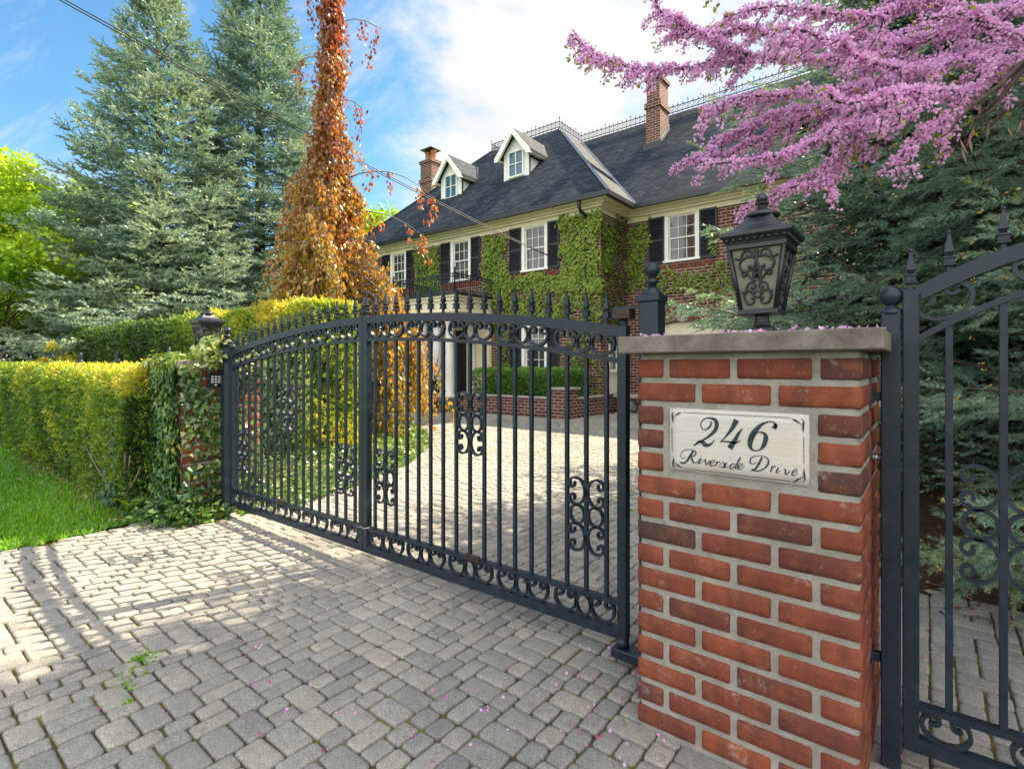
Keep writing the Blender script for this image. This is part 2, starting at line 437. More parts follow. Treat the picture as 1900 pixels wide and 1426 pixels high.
    M['lime'] = mat_leaf('lime_leaves', [(0, g(.10, .22, .01)), (.4, g(.20, .38, .016)), (.75, g(.34, .52, .025)), (1, g(.47, .56, .04))], 0.5, 0.5, (1.4, 1.25, .4), 0.03)
    M['brown_leaf'] = mat_leaf('brown_leaves', [(0, g(.06, .09, .02)), (.5, g(.20, .16, .03)), (1, g(.34, .15, .05))], 0.45)
    M['grass'] = mat_leaf('grass_blades', [(0, g(.05, .17, .007)), (.5, g(.14, .36, .014)), (1, g(.34, .52, .02))], 0.5, 0.4, (1.4, 1.3, .4), 0.05)
    M['litter'] = mat_leaf('leaf_litter', [(0, g(.08, .035, .02)), (.5, g(.22, .09, .04)), (1, g(.36, .22, .10))], 0.2)
mkmats()

# ------------------------------------------------------------------ object helpers
ORG = {}
def meta(o, label=None, cat=None, group=None, kind=None):
    if label: o['label'] = label
    if cat: o['category'] = cat
    if group: o['group'] = group
    if kind: o['kind'] = kind
    return o
def thing(name, label, cat, loc=(0, 0, 0), group=None):
    o = bpy.data.objects.new(name, None)
    o.empty_display_size = 0.1
    COL.objects.link(o)
    o.location = loc
    ORG[o] = Vector(loc)
    return meta(o, label, cat, group)
def link(name, me, mat, parent):
    o = bpy.data.objects.new(name, me)
    COL.objects.link(o)
    if mat is not None: me.materials.append(mat)
    if parent is not None:
        o.parent = parent
        org = ORG[parent]
        ORG[o] = org
        me.transform(Matrix.Translation(-org))
    else:
        ORG[o] = Vector((0, 0, 0))
    return o
def kids(o): return [c for c in bpy.data.objects if c.parent == o]
def copy_tree(o, parent=None, loc=None, label=None, scale=None):
    c = o.copy(); COL.objects.link(c); c.parent = parent
    if loc is not None: c.location = loc
    if label: c['label'] = label
    if scale: c.scale = scale
    for ch in kids(o): copy_tree(ch, c)
    return c

class MB:
    def __init__(s): s.v = []; s.f = []; s.sm = []; s.tone = []
    def add(s, vs, fs, smooth=False, tone=None):
        b = len(s.v)
        s.v.extend([tuple(v) for v in vs])
        s.f.extend([tuple(b + i for i in f) for f in fs])
        s.sm.extend([smooth] * len(fs))
        if tone is not None: s.tone.extend([tone] * len(vs))
        return s
    def box(s, a, b, mat=None):
        x0, y0, z0 = a; x1, y1, z1 = b
        vs = [(x0, y0, z0), (x1, y0, z0), (x1, y1, z0), (x0, y1, z0), (x0, y0, z1), (x1, y0, z1), (x1, y1, z1), (x0, y1, z1)]
        if mat is not None: vs = [mat @ Vector(v) for v in vs]
        return s.add(vs, [(0, 3, 2, 1), (4, 5, 6, 7), (0, 1, 5, 4), (1, 2, 6, 5), (2, 3, 7, 6), (3, 0, 4, 7)])
    def bbox(s, a, b, r=0.003):
        """box with bevelled vertical and horizontal edges"""
        x0, y0, z0 = a; x1, y1, z1 = b
        r = min(r, (x1 - x0) * .45, (y1 - y0) * .45, (z1 - z0) * .45)
        def ring(i, z):
            return [(x0 + i, y0 + r, z), (x0 + r, y0 + i, z), (x1 - r, y0 + i, z), (x1 - i, y0 + r, z), (x1 - i, y1 - r, z), (x1 - r, y1 - i, z), (x0 + r, y1 - i, z), (x0 + i, y1 - r, z)]
        rings = [ring(r * .9, z0), ring(0, z0 + r), ring(0, z1 - r), ring(r * .9, z1)]
        vs = sum(rings, [])
        fs = [tuple(range(7, -1, -1)), tuple(range(24, 32))]
        for k in range(3):
            for i in range(8):
                j = (i + 1) % 8
                fs.append((k * 8 + i, k * 8 + j, k * 8 + 8 + j, k * 8 + 8 + i))
        return s.add(vs, fs)
    def sweep(s, path, w, d, normal=(0, 1, 0), closed=False, smooth=False, taper=None):
        """rectangular bar swept along path: w across (in plane), d along normal"""
        P = [Vector(p) for p in path]; N = Vector(normal).normalized(); n = len(P)
        vs = []
        for i in range(n):
            a = P[(i - 1) % n] if closed or i > 0 else P[i]
            b = P[(i + 1) % n] if closed or i < n - 1 else P[i]
            t = (b - a).normalized(); sd = t.cross(N).normalized()
            ww = w * (taper[i] if taper else 1)
            for q, e in ((1, 1), (1, -1), (-1, -1), (-1, 1)):
                vs.append(P[i] + sd * (ww / 2 * q) + N * (d / 2 * e))
        fs = []
        for i in range(n if closed else n - 1):
            j = (i + 1) % n
            for k in range(4):
                fs.append((i * 4 + k, i * 4 + (k + 1) % 4, j * 4 + (k + 1) % 4, j * 4 + k))
        if not closed:
            fs.append((3, 2, 1, 0)); m = (n - 1) * 4; fs.append((m, m + 1, m + 2, m + 3))
        return s.add(vs, fs, smooth)
    def tube(s, path, r, seg=8, closed=False, cap=True):
        P = [Vector(p) for p in path]; n = len(P)
        rr = r if isinstance(r, (list, tuple)) else [r] * n
        up = Vector((0, 0, 1)); vs = []; prev = None
        for i in range(n):
            a = P[(i - 1) % n] if closed or i > 0 else P[i]
            b = P[(i + 1) % n] if closed or i < n - 1 else P[i]
            t = (b - a).normalized()
            if prev is None:
                ref = Vector((1, 0, 0)) if abs(t.z) > 0.9 else up
                u = t.cross(ref).normalized()
            else:
                u = (prev - t * prev.dot(t)).normalized()
            prev = u; v = t.cross(u)
            for k in range(seg):
                an = 2 * math.pi * k / seg
                vs.append(P[i] + (u * math.cos(an) + v * math.sin(an)) * rr[i])
        fs = []
        for i in range(n if closed else n - 1):
            j = (i + 1) % n
            for k in range(seg):
                fs.append((i * seg + k, i * seg + (k + 1) % seg, j * seg + (k + 1) % seg, j * seg + k))
        if cap and not closed:
            fs.append(tuple(range(seg - 1, -1, -1))); fs.append(tuple((n - 1) * seg + k for k in range(seg)))
        return s.add(vs, fs, True)
    def lathe(s, prof, c, seg=16, rot=0.0, smooth=True):
        """prof: list of (radius, z)"""
        vs = []; fs = []
        for r, z in prof:
            for k in range(seg):
                an = rot + 2 * math.pi * k / seg
                vs.append((c[0] + r * math.cos(an), c[1] + r * math.sin(an), c[2] + z))
        for i in range(len(prof) - 1):
            for k in range(seg):
                fs.append((i * seg + k, i * seg + (k + 1) % seg, (i + 1) * seg + (k + 1) % seg, (i + 1) * seg + k))
        fs.append(tuple(range(seg - 1, -1, -1)))
        fs.append(tuple((len(prof) - 1) * seg + k for k in range(seg)))
        return s.add(vs, fs, smooth)
    def sphere(s, c, r, seg=16, rings=10):
        prof = [(max(1e-5, r * math.sin(math.pi * i / rings)), -r * math.cos(math.pi * i / rings)) for i in range(rings + 1)]
        return s.lathe(prof, c, seg)
    def prism(s, poly, y0, y1, axis='y'):
        """poly of (a,b) extruded; axis y: (x,z) ; axis x: (y,z) ; axis z: (x,y)"""
        n = len(poly)
        mk = {'y': lambda a, b, h: (a, h, b), 'x': lambda a, b, h: (h, a, b), 'z': lambda a, b, h: (a, b, h)}[axis]
        vs = [mk(a, b, y0) for a, b in poly] + [mk(a, b, y1) for a, b in poly]
        fs = [tuple(range(n - 1, -1, -1)), tuple(range(n, 2 * n))] + [(i, (i + 1) % n, n + (i + 1) % n, n + i) for i in range(n)]
        return s.add(vs, fs)
    def build(s, name, mat, parent=None, uv=None):
        me = bpy.data.meshes.new(name)
        me.from_pydata(s.v, [], s.f)
        me.polygons.foreach_set('use_smooth', s.sm)
        if s.tone and len(s.tone) == len(s.v):
            at = me.attributes.new('tone', 'FLOAT', 'POINT'); at.data.foreach_set('value', s.tone)
        if uv: box_uv(me, uv)
        me.update()
        # outward normals
        import bmesh
        bm = bmesh.new(); bm.from_mesh(me); bmesh.ops.recalc_face_normals(bm, faces=bm.faces); bm.to_mesh(me); bm.free()
        return link(name, me, mat, parent)

def box_uv(me, mode='wall'):
    uvl = me.uv_layers.new(name='UVMap')
    me.update()
    for p in me.polygons:
        n = p.normal
        for li in p.loop_indices:
            v = me.vertices[me.loops[li].vertex_index].co
            if mode == 'wall':
                if abs(n.z) > 0.8: uv = (v.x, v.y)
                elif abs(n.y) > abs(n.x): uv = (v.x, v.z)
                else: uv = (v.y, v.z)
            else:   # slope: along contour and up the slope
                h = Vector((n.x, n.y, 0))
                if h.length < 1e-4: uv = (v.x, v.y)
                else:
                    h.normalize(); al = Vector((-h.y, h.x, 0))
                    uv = (v.dot(al), v.z / max(0.2, math.sqrt(1 - n.z * n.z)))
            uvl.data[li].uv = uv

def np_mesh(name, V, F, mat, parent=None, tone=None, smooth=False):
    V = np.asarray(V, np.float32); F = np.asarray(F, np.int32)
    k = F.shape[1]
    me = bpy.data.meshes.new(name)
    me.vertices.add(len(V)); me.vertices.foreach_set('co', V.ravel())
    me.loops.add(F.size); me.loops.foreach_set('vertex_index', F.ravel())
    me.polygons.add(len(F))
    me.polygons.foreach_set('loop_start', np.arange(0, F.size, k, dtype=np.int32))
    me.polygons.foreach_set('loop_total', np.full(len(F), k, np.int32))
    if smooth: me.polygons.foreach_set('use_smooth', np.ones(len(F), bool))
    if tone is not None:
        at = me.attributes.new('tone', 'FLOAT', 'POINT'); at.data.foreach_set('value', np.clip(np.asarray(tone, np.float32), 0, 1))
    me.update(calc_edges=True)
    return link(name, me, mat, parent)

def frames(D, roll=None):
    """rotation matrices (N,3,3) whose z column is D; x,y arbitrary rolled"""
    D = D / np.maximum(1e-9, np.linalg.norm(D, axis=1, keepdims=True))
    ref = np.where(np.abs(D[:, 2:3]) > 0.95, np.array([[1., 0, 0]]), np.array([[0., 0, 1]]))
    X = np.cross(ref, D); X /= np.linalg.norm(X, axis=1, keepdims=True)
    Y = np.cross(D, X)
    if roll is not None:
        c, s = np.cos(roll)[:, None], np.sin(roll)[:, None]
        X, Y = X * c + Y * s, -X * s + Y * c
    return np.stack([X, Y, D], axis=2)
def rand_dirs(n):
    d = rng.normal(size=(n, 3)); return d / np.linalg.norm(d, axis=1, keepdims=True)
def scatter(TV, TF, P, Rm, S, tone, tvar=0.12, ttone=None):
    """place template (TV,TF) at each P with rotation Rm, scale S, one tone each; returns V,F,T"""
    TV = np.asarray(TV, float); TF = np.asarray(TF, int); n = len(P)
    S = np.asarray(S, float)
    if S.ndim == 1: S = S[:, None]
    V = np.einsum('nij,kj->nki', Rm, TV) * S[:, None, :] if S.shape[1] == 1 else np.einsum('nij,nkj->nki', Rm, TV[None] * S[:, None, :])
    V = V + P[:, None, :]
    F = TF[None] + (np.arange(n) * len(TV))[:, None, None]
    T = np.repeat((tone + rng.normal(size=n) * tvar)[:, None], len(TV), axis=1)
    if ttone is not None: T = T + np.asarray(ttone)[None]
    return V.reshape(-1, 3), F.reshape(-1, TF.shape[1]), T.ravel()
def cat(parts):
    V = []; F = []; T = []; b = 0
    for v, f, t in parts:
        V.append(v); F.append(f + b); T.append(t); b += len(v)
    return np.concatenate(V), np.concatenate(F), np.concatenate(T)

# leaf templates (tris). z = leaf axis, y = normal
LEAF = ([(0, 0, 0), (-.34, .06, .45), (0, 0, 1), (.34, .06, .45), (0, -.03, .5)], [(0, 4, 1), (1, 4, 2), (2, 4, 3), (3, 4, 0)])
IVY = ([(0, 0, 0), (-.42, .05, .12), (-.26, 0, .42), (0, .04, 1.0), (.26, 0, .42), (.42, .05, .12), (0, -.04, .35)],
       [(0, 6, 1), (1, 6, 2), (2, 6, 3), (3, 6, 4), (4, 6, 5), (5, 6, 0)])
QL = ([(0, 0, 0), (-.38, 0, .5), (0, .08, 1), (.38, 0, .5)], [(0, 1, 2), (0, 2, 3)])
def sprig(n, L=1.0, spread=0.55, leaf=0.42, wid=0.13, seed=1):
    r = np.random.default_rng(seed); V = []; F = []
    for i in range(n):
        z = L * (0.1 + 0.8 * i / n); a = r.uniform(0, 6.28); e = spread * r.uniform(0.7, 1.3)
        d = np.array([math.cos(a) * math.sin(e), math.sin(a) * math.sin(e), math.cos(e)])
        s = np.cross(d, r.normal(size=3)); s /= np.linalg.norm(s)
        p = np.array([0, 0, z]); l = leaf * r.uniform(.7, 1.2)
        b = len(V); V += [p - s * wid * .3, p + d * l * .5 + s * wid, p + d * l, p + d * l * .5 - s * wid]
        F += [(b, b + 1, b + 2), (b, b + 2, b + 3)]
    return np.array(V), np.array(F)
def brush(n, nl=0.16, nw=0.012, ang=0.95, flat=0.0, seed=3, top=0.0):
    """needle twig along z of length 1; n needles of length nl"""
    r = np.random.default_rng(seed); V = []; F = []
    for i in range(n):
        z = 0.97 * (i + r.uniform(0, 1)) / n; a = r.uniform(0, 6.283) if top == 0 else r.normal() * 1.2 + 1.57
        e = ang * (1 - 0.45 * z) * r.uniform(.85, 1.15)
        d = np.array([math.cos(a) * math.sin(e), math.sin(a) * math.sin(e) * (1 - flat), math.cos(e)])
        s = np.cross(d, np.array([0, 0, 1.])); s /= np.linalg.norm(s) + 1e-9
        s = s * math.cos(a * 3) + np.cross(d, s) * math.sin(a * 3)
        p = np.array([0, 0, z]); l = nl * r.uniform(.8, 1.15)
        b = len(V); V += [p - s * nw, p + s * nw, p + d * l]
        F += [(b, b + 1, b + 2)]
    # stem
    b = len(V); q = 0.012
    V += [(-q, 0, 0), (q, 0, 0), (0, 0, 1.0), (0, -q, 0), (0, q, 0), (0, 0, 1.0)]
    F += [(b, b + 1, b + 2), (b + 3, b + 4, b + 5)]
    return np.array(V, float), np.array(F)

# ================================================================== IRONWORK
def cscroll(hw, hh, main=118, curl=290, rend=0.36, n=34):
    """C scroll opening towards +b, fitted to a box of half width hw, half height hh; 2D path"""
    def half(sg):
        pts = [(0.0, 0.0)]; x = y = 0.0; a = 0.0; A = math.radians(main); B = math.radians(curl)
        steps = 64
        for i in range(steps):
            da = (A + B) / steps; m_ = a + da / 2
            k = 1.0 if m_ < A else 1 / (rend * (1 - .45 * (m_ - A) / B))
            ds = da / k
            x += math.cos(m_) * ds; y += math.sin(m_) * ds; a += da
            pts.append((x * sg, y))
        return pts
    p = half(-1)[::-1] + half(1)[1:]
    xs = [q[0] for q in p]; ys = [q[1] for q in p]
    cx = (max(xs) + min(xs)) / 2; cy = (max(ys) + min(ys)) / 2
    sx = hw / ((max(xs) - min(xs)) / 2); sy = hh / ((max(ys) - min(ys)) / 2)
    return [((a - cx) * sx, (b - cy) * sy) for a, b in p[::2]]
def ring2(hw, hh, n=20): return [(hw * math.cos(2 * math.pi * i / n), hh * math.sin(2 * math.pi * i / n)) for i in range(n)]
def place2(path, cx, y, cz, rot=0.0):
    c, s = math.cos(rot), math.sin(rot)
    return [(cx + a * c - b * s, y, cz + a * s + b * c) for a, b in path]
def finial_mb(x, y, z, h=0.125, w=0.0235):
    m = MB()
    m.bbox((x - .006, y - .006, z), (x + .006, y + .006, z + h * .17), .001)
    m.bbox((x - w * .62, y - w * .62, z + h * .17), (x + w * .62, y + w * .62, z + h * .22), .001)
    m.bbox((x - w * .50, y - w * .50, z + h * .22), (x + w * .50, y + w * .50, z + h * .34), .001)
    m.bbox((x - w * .62, y - w * .62, z + h * .34), (x + w * .62, y + w * .62, z + h * .39), .001)
    m.lathe([(w * .30, h * .39), (w * .40, h * .42), (w * .66, h * .50), (w * .50, h * .62), (w * .22, h * .86), (w * .16, h * .93)], (x, y, z), 4, math.pi / 4, False)
    m.sphere((x, y, z + h * .955), w * .23, 8, 6)
    return m
def medallion_parts(root, x, y, z, H=0.30, hw=0.079):
    """two columns of C, ring, C either side of a picket"""
    for sg in (-1, 1):
        cx = x + sg * (hw / 2 + .003)
        for dz in (1, -1):
            p = [(-sg * 0 + q[1] * sg, q[0]) for q in cscroll(H * .185, hw / 2 - .003)]
            MB().sweep([(cx + a, y, z + dz * H * .315 + b) for a, b in p], .009, .016, (0, 1, 0), smooth=False).build('scroll', M['iron'], root)
        MB().sweep(place2(ring2(hw / 2 - .006, H * .125), cx, y, z), .009, .016, (0, 1, 0), closed=True).build('ring', M['iron'], root)

GY = 1.87
GX0, GX1, GXM = -4.29, -0.91, -2.575
def gz(x): return 1.452 - 0.152 * ((x - GXM) / 1.69) ** 2 - 0.022 * (GX1 - x) / 3.4
def gdrop(x): return -0.035 * (GX1 - x) / 3.4       # the drive falls slightly to the left
def make_leaf(x0, x1, label, hinge):
    t = thing('driveway_gate_leaf', label, 'gate', ((x0 if hinge == 'l' else x1), GY, 0), 'two leaves of the driveway gate')
    zb = 0.095
    def zl(x, z): return z + gdrop(x)
    for sx in (x0 + .019, x1 - .019):
        top = gz(sx) + .002
        MB().bbox((sx - .019, GY - .019, zl(sx, zb)), (sx + .019, GY + .019, top), .002).build('stile', M['iron'], t)
    xs = [x0 + .036 + (x1 - x0 - .072) * i / 16 for i in range(17)]
    MB().sweep([(x, GY, gz(x) - .022) for x in xs], .042, .034).build('top_rail', M['iron'], t)
    MB().sweep([(x, GY, gz(x) - .138) for x in xs], .018, .030).build('middle_rail', M['iron'], t)
    MB().sweep([(x, GY, zl(x, .232)) for x in (xs[0], xs[-1])], .018, .030).build('lower_rail', M['iron'], t)
    MB().sweep([(x, GY, zl(x, zb + .020)) for x in (xs[0], xs[-1])], .040, .034).build('bottom_rail', M['iron'], t)
    sp = (x1 - x0) / 18.0
    px = [x0 + sp * (i + 1) for i in range(17)]
    for x in px:
        MB().bbox((x - .008, GY - .008, zl(x, .2409)), (x + .008, GY + .008, gz(x) - .147), .001).build('picket', M['iron'], t)
        finial_mb(x, GY, gz(x) - .002).build('finial', M['iron'], t)
    xi = (x1 - .012) if hinge == 'l' else (x0 + .012)
    finial_mb(xi, GY, gz(xi)).build('finial', M['iron'], t)
    gw = (x1 - x0 - .076) / 5
    for k in range(5):
        c = x0 + .038 + gw * (k + .5)
        sl = (gz(c + .05) - gz(c - .05)) / .1; rot = math.atan(sl)
        for band in (0, 1):
            hh = .041 if band == 0 else .046
            for j, hx in ((-1, .056), (0, .034), (1, .056)):
                x = c + j * (.056 + .034 - .003)
                z = (gz(x) - .086) if band == 0 else zl(x, .179)
                rr = rot if band == 0 else math.atan(.035 / 3.4)
                if j == 0:
                    MB().sweep(place2(ring2(hx, hh - .004), x, GY, z, rr), .0105, .018, closed=True).build('ring', M['iron'], t)
                else:
                    MB().sweep(place2(cscroll(hx - .004, hh - .003), x, GY, z, rr), .0105, .018).build('scroll', M['iron'], t)
    for idx, zc in ((1, .545), (8, .885), (15, .545)):
        medallion_parts(t, px[idx], GY, zl(px[idx], zc))
    i0 = 8 if hinge == 'r' else 7
    lx = (px[i0] + px[i0 + 1]) / 2 - .01
    m = MB().bbox((lx - .045, GY - .028, zl(lx, .232)), (lx + .045, GY - .0155, zl(lx, .262)), .002)
    for q in (-.026, .012):
        m.tube([(lx + q, GY - .036, zl(lx, .25)), (lx + q, GY - .026, zl(lx, .25))], .006, 8)
    m.build('latch_plate', M['rust'], t)
    return t
leafL = make_leaf(GX0, GXM - .002, 'left leaf of the black wrought iron gate, beside the ivy covered pillar', 'l')
leafR = make_leaf(GXM + .002, GX1, 'right leaf of the black wrought iron gate, ending at the bare brick pillar', 'r')
# loose wire tying the leaves at the foot
wz = .235
m = MB().tube([(GXM - .06, GY - .02, wz - .01), (GXM - .03, GY - .030, wz - .022), (GXM, GY - .032, wz - .008), (GXM + .03, GY - .030, wz - .016), (GXM + .07, GY - .02, wz - .004)], .003, 6)
meta(m.build('tie_wire', M['zinc'], None), 'thin pale wire tying the two gate leaves together near the ground', 'wire')

def gate_post(x, ztop, label, group='posts of the driveway gate', z0=0.0):
    t = thing('gate_post', label, 'post', (x, GY, z0), group)
    w = .037
    MB().bbox((x - w, GY - w, z0), (x + w, GY + w, ztop - .085), .004).build('shaft', M['iron'], t)
    m = MB().bbox((x - w - .007, GY - w - .007, ztop - .087), (x + w + .007, GY + w + .007, ztop - .060), .003)
    m.lathe([(.044, -.062), (.034, -.050), (.026, -.040), (.018, -.030)], (x, GY, ztop), 20)
    m.build('cap', M['iron'], t)
    m = MB().lathe([(.016, -.034), (.015, -.020), (.025, -.016), (.026, -.008), (.016, -.002), (.014, .010)], (x, GY, ztop), 20)
    m.sphere((x, GY, ztop + .032), .0285, 22, 14)
    m.build('ball_finial', M['iron'], t)
    return t
gate_post(-.812, 1.478, 'square black post with ball finial hinging the gate, rising behind the bare brick pillar')
gate_post(-4.372, 1.405, 'square black post with ball finial hinging the gate, wrapped by ivy at the left pillar')
# top hinge with its box, bottom pivot
t = leafR
MB().bbox((-.965, GY - .03, 1.333), (-.892, GY + .03, 1.372), .003).build('hinge_box', M['rust'], t)
MB().tube([(-.93, GY, 1.302), (-.93, GY, 1.334)], .017, 12).build('pivot', M['iron'], t)
MB().sweep([(-.965, GY, 1.378), (-.92, GY, 1.378), (-.849, GY, 1.374)], .010, .03).build('hinge_arm', M['iron'], t)
t = leafR
MB().bbox((-.968, GY - .035, .025), (-.849, GY + .035, .062), .004).build('pivot_bracket', M['iron'], t)
MB().tube([(-.93, GY, .06), (-.93, GY, .098)], .023, 14).build('pivot', M['iron'], t)
t = leafL
MB().sphere((-4.285, GY, 1.305), .026, 14, 9).build('ball_cap', M['iron'], t)
MB().sweep([(-4.334, GY, 1.23), (-4.291, GY, 1.23)], .02, .012).build('hinge_arm', M['iron'], t)

# --------------------------------------------------------------- garden gate at the right
PX = (-.085)
t = thing('garden_gate_post', 'slim black post with ball finial between the bare pillar and the garden gate', 'post', (PX, GY, 0))
MB().bbox((PX - .023, GY - .023, -.02), (PX + .023, GY + .023, 1.305), .003).build('shaft', M['iron'], t)
MB().lathe([(.028, 1.300), (.030, 1.306), (.024, 1.314), (.014, 1.322), (.013, 1.330)], (PX, GY, 0), 16).build('cap', M['iron'], t)
MB().sphere((PX, GY, 1.353), .0295, 22, 14).build('ball_finial', M['iron'], t)
for z in (1.062, .305):
    m = MB().bbox((-.132, GY - .012, z - .012), (PX - .0235, GY + .012, z + .012), .002)
    m.bbox((-.1325, GY - .03, z - .02), (-.126, GY + .03, z + .02), .001)
    m.build('wall_bracket', M['iron'], t)
mb = MB(); mb.tube([(-.134, GY, .885), (PX - .023, GY, .885)], .009, 10)
for i in range(7): mb.tube([(-.128 + i * .0055, GY, .885), (-.1255 + i * .0055, GY, .885)], .0115, 10)
mb.build('threaded_rod', M['zinc'], t)
A0, A1 = -.058, .935
AM = (A0 + A1) / 2
def az(x): return 1.502 - .147 * ((x - AM) / .49) ** 2
def bz(x): return 1.392 - .175 * ((x - AM) / .49) ** 2
t = thing('garden_gate', 'arched black wrought iron garden gate beside the dark spruce, right edge', 'gate', (A0, GY, 0))
for sx in (A0 + .019, A1 - .019):
    MB().bbox((sx - .019, GY - .019, .07), (sx + .019, GY + .019, az(sx) + .004), .003).build('stile', M['iron'], t)
xs = [A0 + .037 + (A1 - A0 - .074) * i / 28 for i in range(29)]
MB().sweep([(x, GY, az(x) - .018) for x in xs], .040, .034).build('top_rail', M['iron'], t)
MB().sweep([(x, GY, bz(x) - .009) for x in xs], .016, .030).build('middle_rail', M['iron'], t)
MB().sweep([(x, GY, .197) for x in (xs[0], xs[-1])], .018, .030).build('lower_rail', M['iron'], t)
MB().sweep([(x, GY, .091) for x in (xs[0], xs[-1])], .038, .034).build('bottom_rail', M['iron'], t)
gp = [.044 + .109 * i for i in range(8)]
for x in gp:
    MB().bbox((x - .0085, GY - .0085, .206), (x + .0085, GY + .0085, bz(x) - .017), .001).build('picket', M['iron'], t)
    finial_mb(x, GY, az(x) - .002, .118, .024).build('finial', M['iron'], t)
for x in (A0 + .019, A1 - .019): finial_mb(x, GY, az(x) + .002, .118, .024).build('finial', M['iron'], t)
for k in range(5):
    x = A0 + .095 + k * .2
    sl = math.atan((az(x + .03) - az(x - .03)) / .06)
    MB().sweep(place2(cscroll(.062, .040), x, GY, (az(x) + bz(x)) / 2 - .014, sl), .010, .018).build('scroll', M['iron'], t)
    MB().sweep(place2(cscroll(.052, .036), A0 + .095 + k * .185, GY, .147), .010, .018).build('scroll', M['iron'], t)
medallion_parts(t, gp[1], GY, .73, .31, .084)
medallion_parts(t, gp[5], GY, .73, .31, .084)

# ================================================================== BRICK PILLARS
def brick_block(a, b, tone, jit=0.0009):
    """worn brick: a finely divided rounded box, jittered; returns V,F(quads),tone"""
    a = np.array(a, float); b = np.array(b, float); d = b - a
    G = []
    for q, cell in zip(d, (.024, .024, .018)):
        m_ = max(1, int(round((q - .008) / cell))); G.append(np.concatenate([[0], .004 / q + (1 - .008 / q) * np.arange(m_ + 1) / m_, [1]]))
    n = [len(g_) - 1 for g_ in G]
    V = []; F = []; idx = {}
    def key(i, j, k): 
        if (i, j, k) not in idx:
            idx[(i, j, k)] = len(V); V.append((G[0][i], G[1][j], G[2][k]))
        return idx[(i, j, k)]
    for ax in range(3):
        o1, o2 = [(1, 2), (2, 0), (0, 1)][ax]
        for side in (0, n[ax]):
            for p in range(n[o1]):
                for q in range(n[o2]):
                    c = []
                    for u, v in ((p, q), (p + 1, q), (p + 1, q + 1), (p, q + 1)):
                        ijk = [0, 0, 0]; ijk[ax] = side; ijk[o1] = u; ijk[o2] = v; c.append(key(*ijk))
                    F.append(c if side else c[::-1])
    U = np.array(V); P = a + U * d
    # round the edges: pull points lying on two or more faces inward
    on = ((U < 1e-6) | (U > 1 - 1e-6)); cnt = on.sum(1)
    sgn = np.where(U < .5, 1.0, -1.0)
    r = np.where(cnt == 2, .0022, np.where(cnt == 3, .0036, 0))[:, None]
    P = P + on * sgn * r
    P = P + rng.normal(size=P.shape) * jit * (0.30 + 0.8 * (cnt >= 2))[:, None]
    return P, np.array(F), np.full(len(P), tone)
def pillar_bricks(x0, x1, y0, y1, plaque=True, zoff=0.0):
    parts = []
    W = x1 - x0; D = y1 - y0
    tones = lambda: float(np.clip(rng.choice([.05, .22, .42, .55, .66, .78, .95], p=[.06, .14, .20, .20, .17, .14, .09]) + rng.normal() * .05, 0, 1))
    layA = [(0, .084), (.104, .284), (.304, .492), (.512, W)]
    layB = [(0, .184), (.204, .392), (.412, W)]
    dep = .095
    for r in range(16):
        zt = 1.172 - .0734 * r + zoff; zb = zt - .056
        A = (r % 2 == 0)
        lay = layA if A else layB
        if plaque and r in (2, 3, 4): lay = [(0, .084), (.506, W)]
        for i, (p, q) in enumerate(lay):
            if i == 0: 
                b_ = (x0 + q, y0 + (.184 if A else .09), zt)
                parts.append(brick_block((x0, y0, zb), b_, tones())) if A else parts.append(brick_block((x0, y0, zb), b_, tones()))
            elif i == len(lay) - 1:
                parts.append(brick_block((x0 + p, y0, zb), (x1, y0 + (.184 if A else .09), zt), tones()))
            else: parts.append(brick_block((x0 + p, y0, zb), (x0 + q, y0 + dep, zt), tones()))
        # sides and back
        s0 = .204 if A else .11
        ln = []; p = s0
        while p < D - .12:
            q = min(p + .186, D - .10); ln.append((p, q)); p = q + .02
        for (p, q) in ln:
            parts.append(brick_block((x1 - dep, y0 + p, zb), (x1, y0 + q, zt), tones()))
            parts.append(brick_block((x0, y0 + p, zb), (x0 + dep, y0 + q, zt), tones()))
        p = 0
        for (p, q) in (layA if not A else layB):
            parts.append(brick_block((x0 + p, y1 - .085, zb), (x0 + q, y1, zt), tones()))
    V, F, T = cat(parts)
    return V, F, T
def rough_box(a, b, cell=.03, jit=.001, rnd=.004):
    a = np.array(a, float); b = np.array(b, float); d = b - a
    n = np.maximum(2, np.round(d / cell).astype(int))
    V = []; F = []; idx = {}
    def key(t_):
        if t_ not in idx: idx[t_] = len(V); V.append(t_)
        return idx[t_]
    for ax in range(3):
        o1, o2 = [(1, 2), (2, 0), (0, 1)][ax]
        for side in (0, n[ax]):
            for p in range(n[o1]):
                for q in range(n[o2]):
                    c = []
                    for u, v in ((p, q), (p + 1, q), (p + 1, q + 1), (p, q + 1)):
                        t_ = [0, 0, 0]; t_[ax] = int(side); t_[o1] = u; t_[o2] = v; c.append(key(tuple(t_)))
                    F.append(c if side else c[::-1])
    U = np.array(V) / n; P = a + U * d
    on = ((U < 1e-6) | (U > 1 - 1e-6)); cnt = on.sum(1); sgn = np.where(U < .5, 1.0, -1.0)
    P = P + on * sgn * np.where(cnt >= 2, rnd, 0)[:, None] + rng.normal(size=P.shape) * jit
    return P, np.array(F)

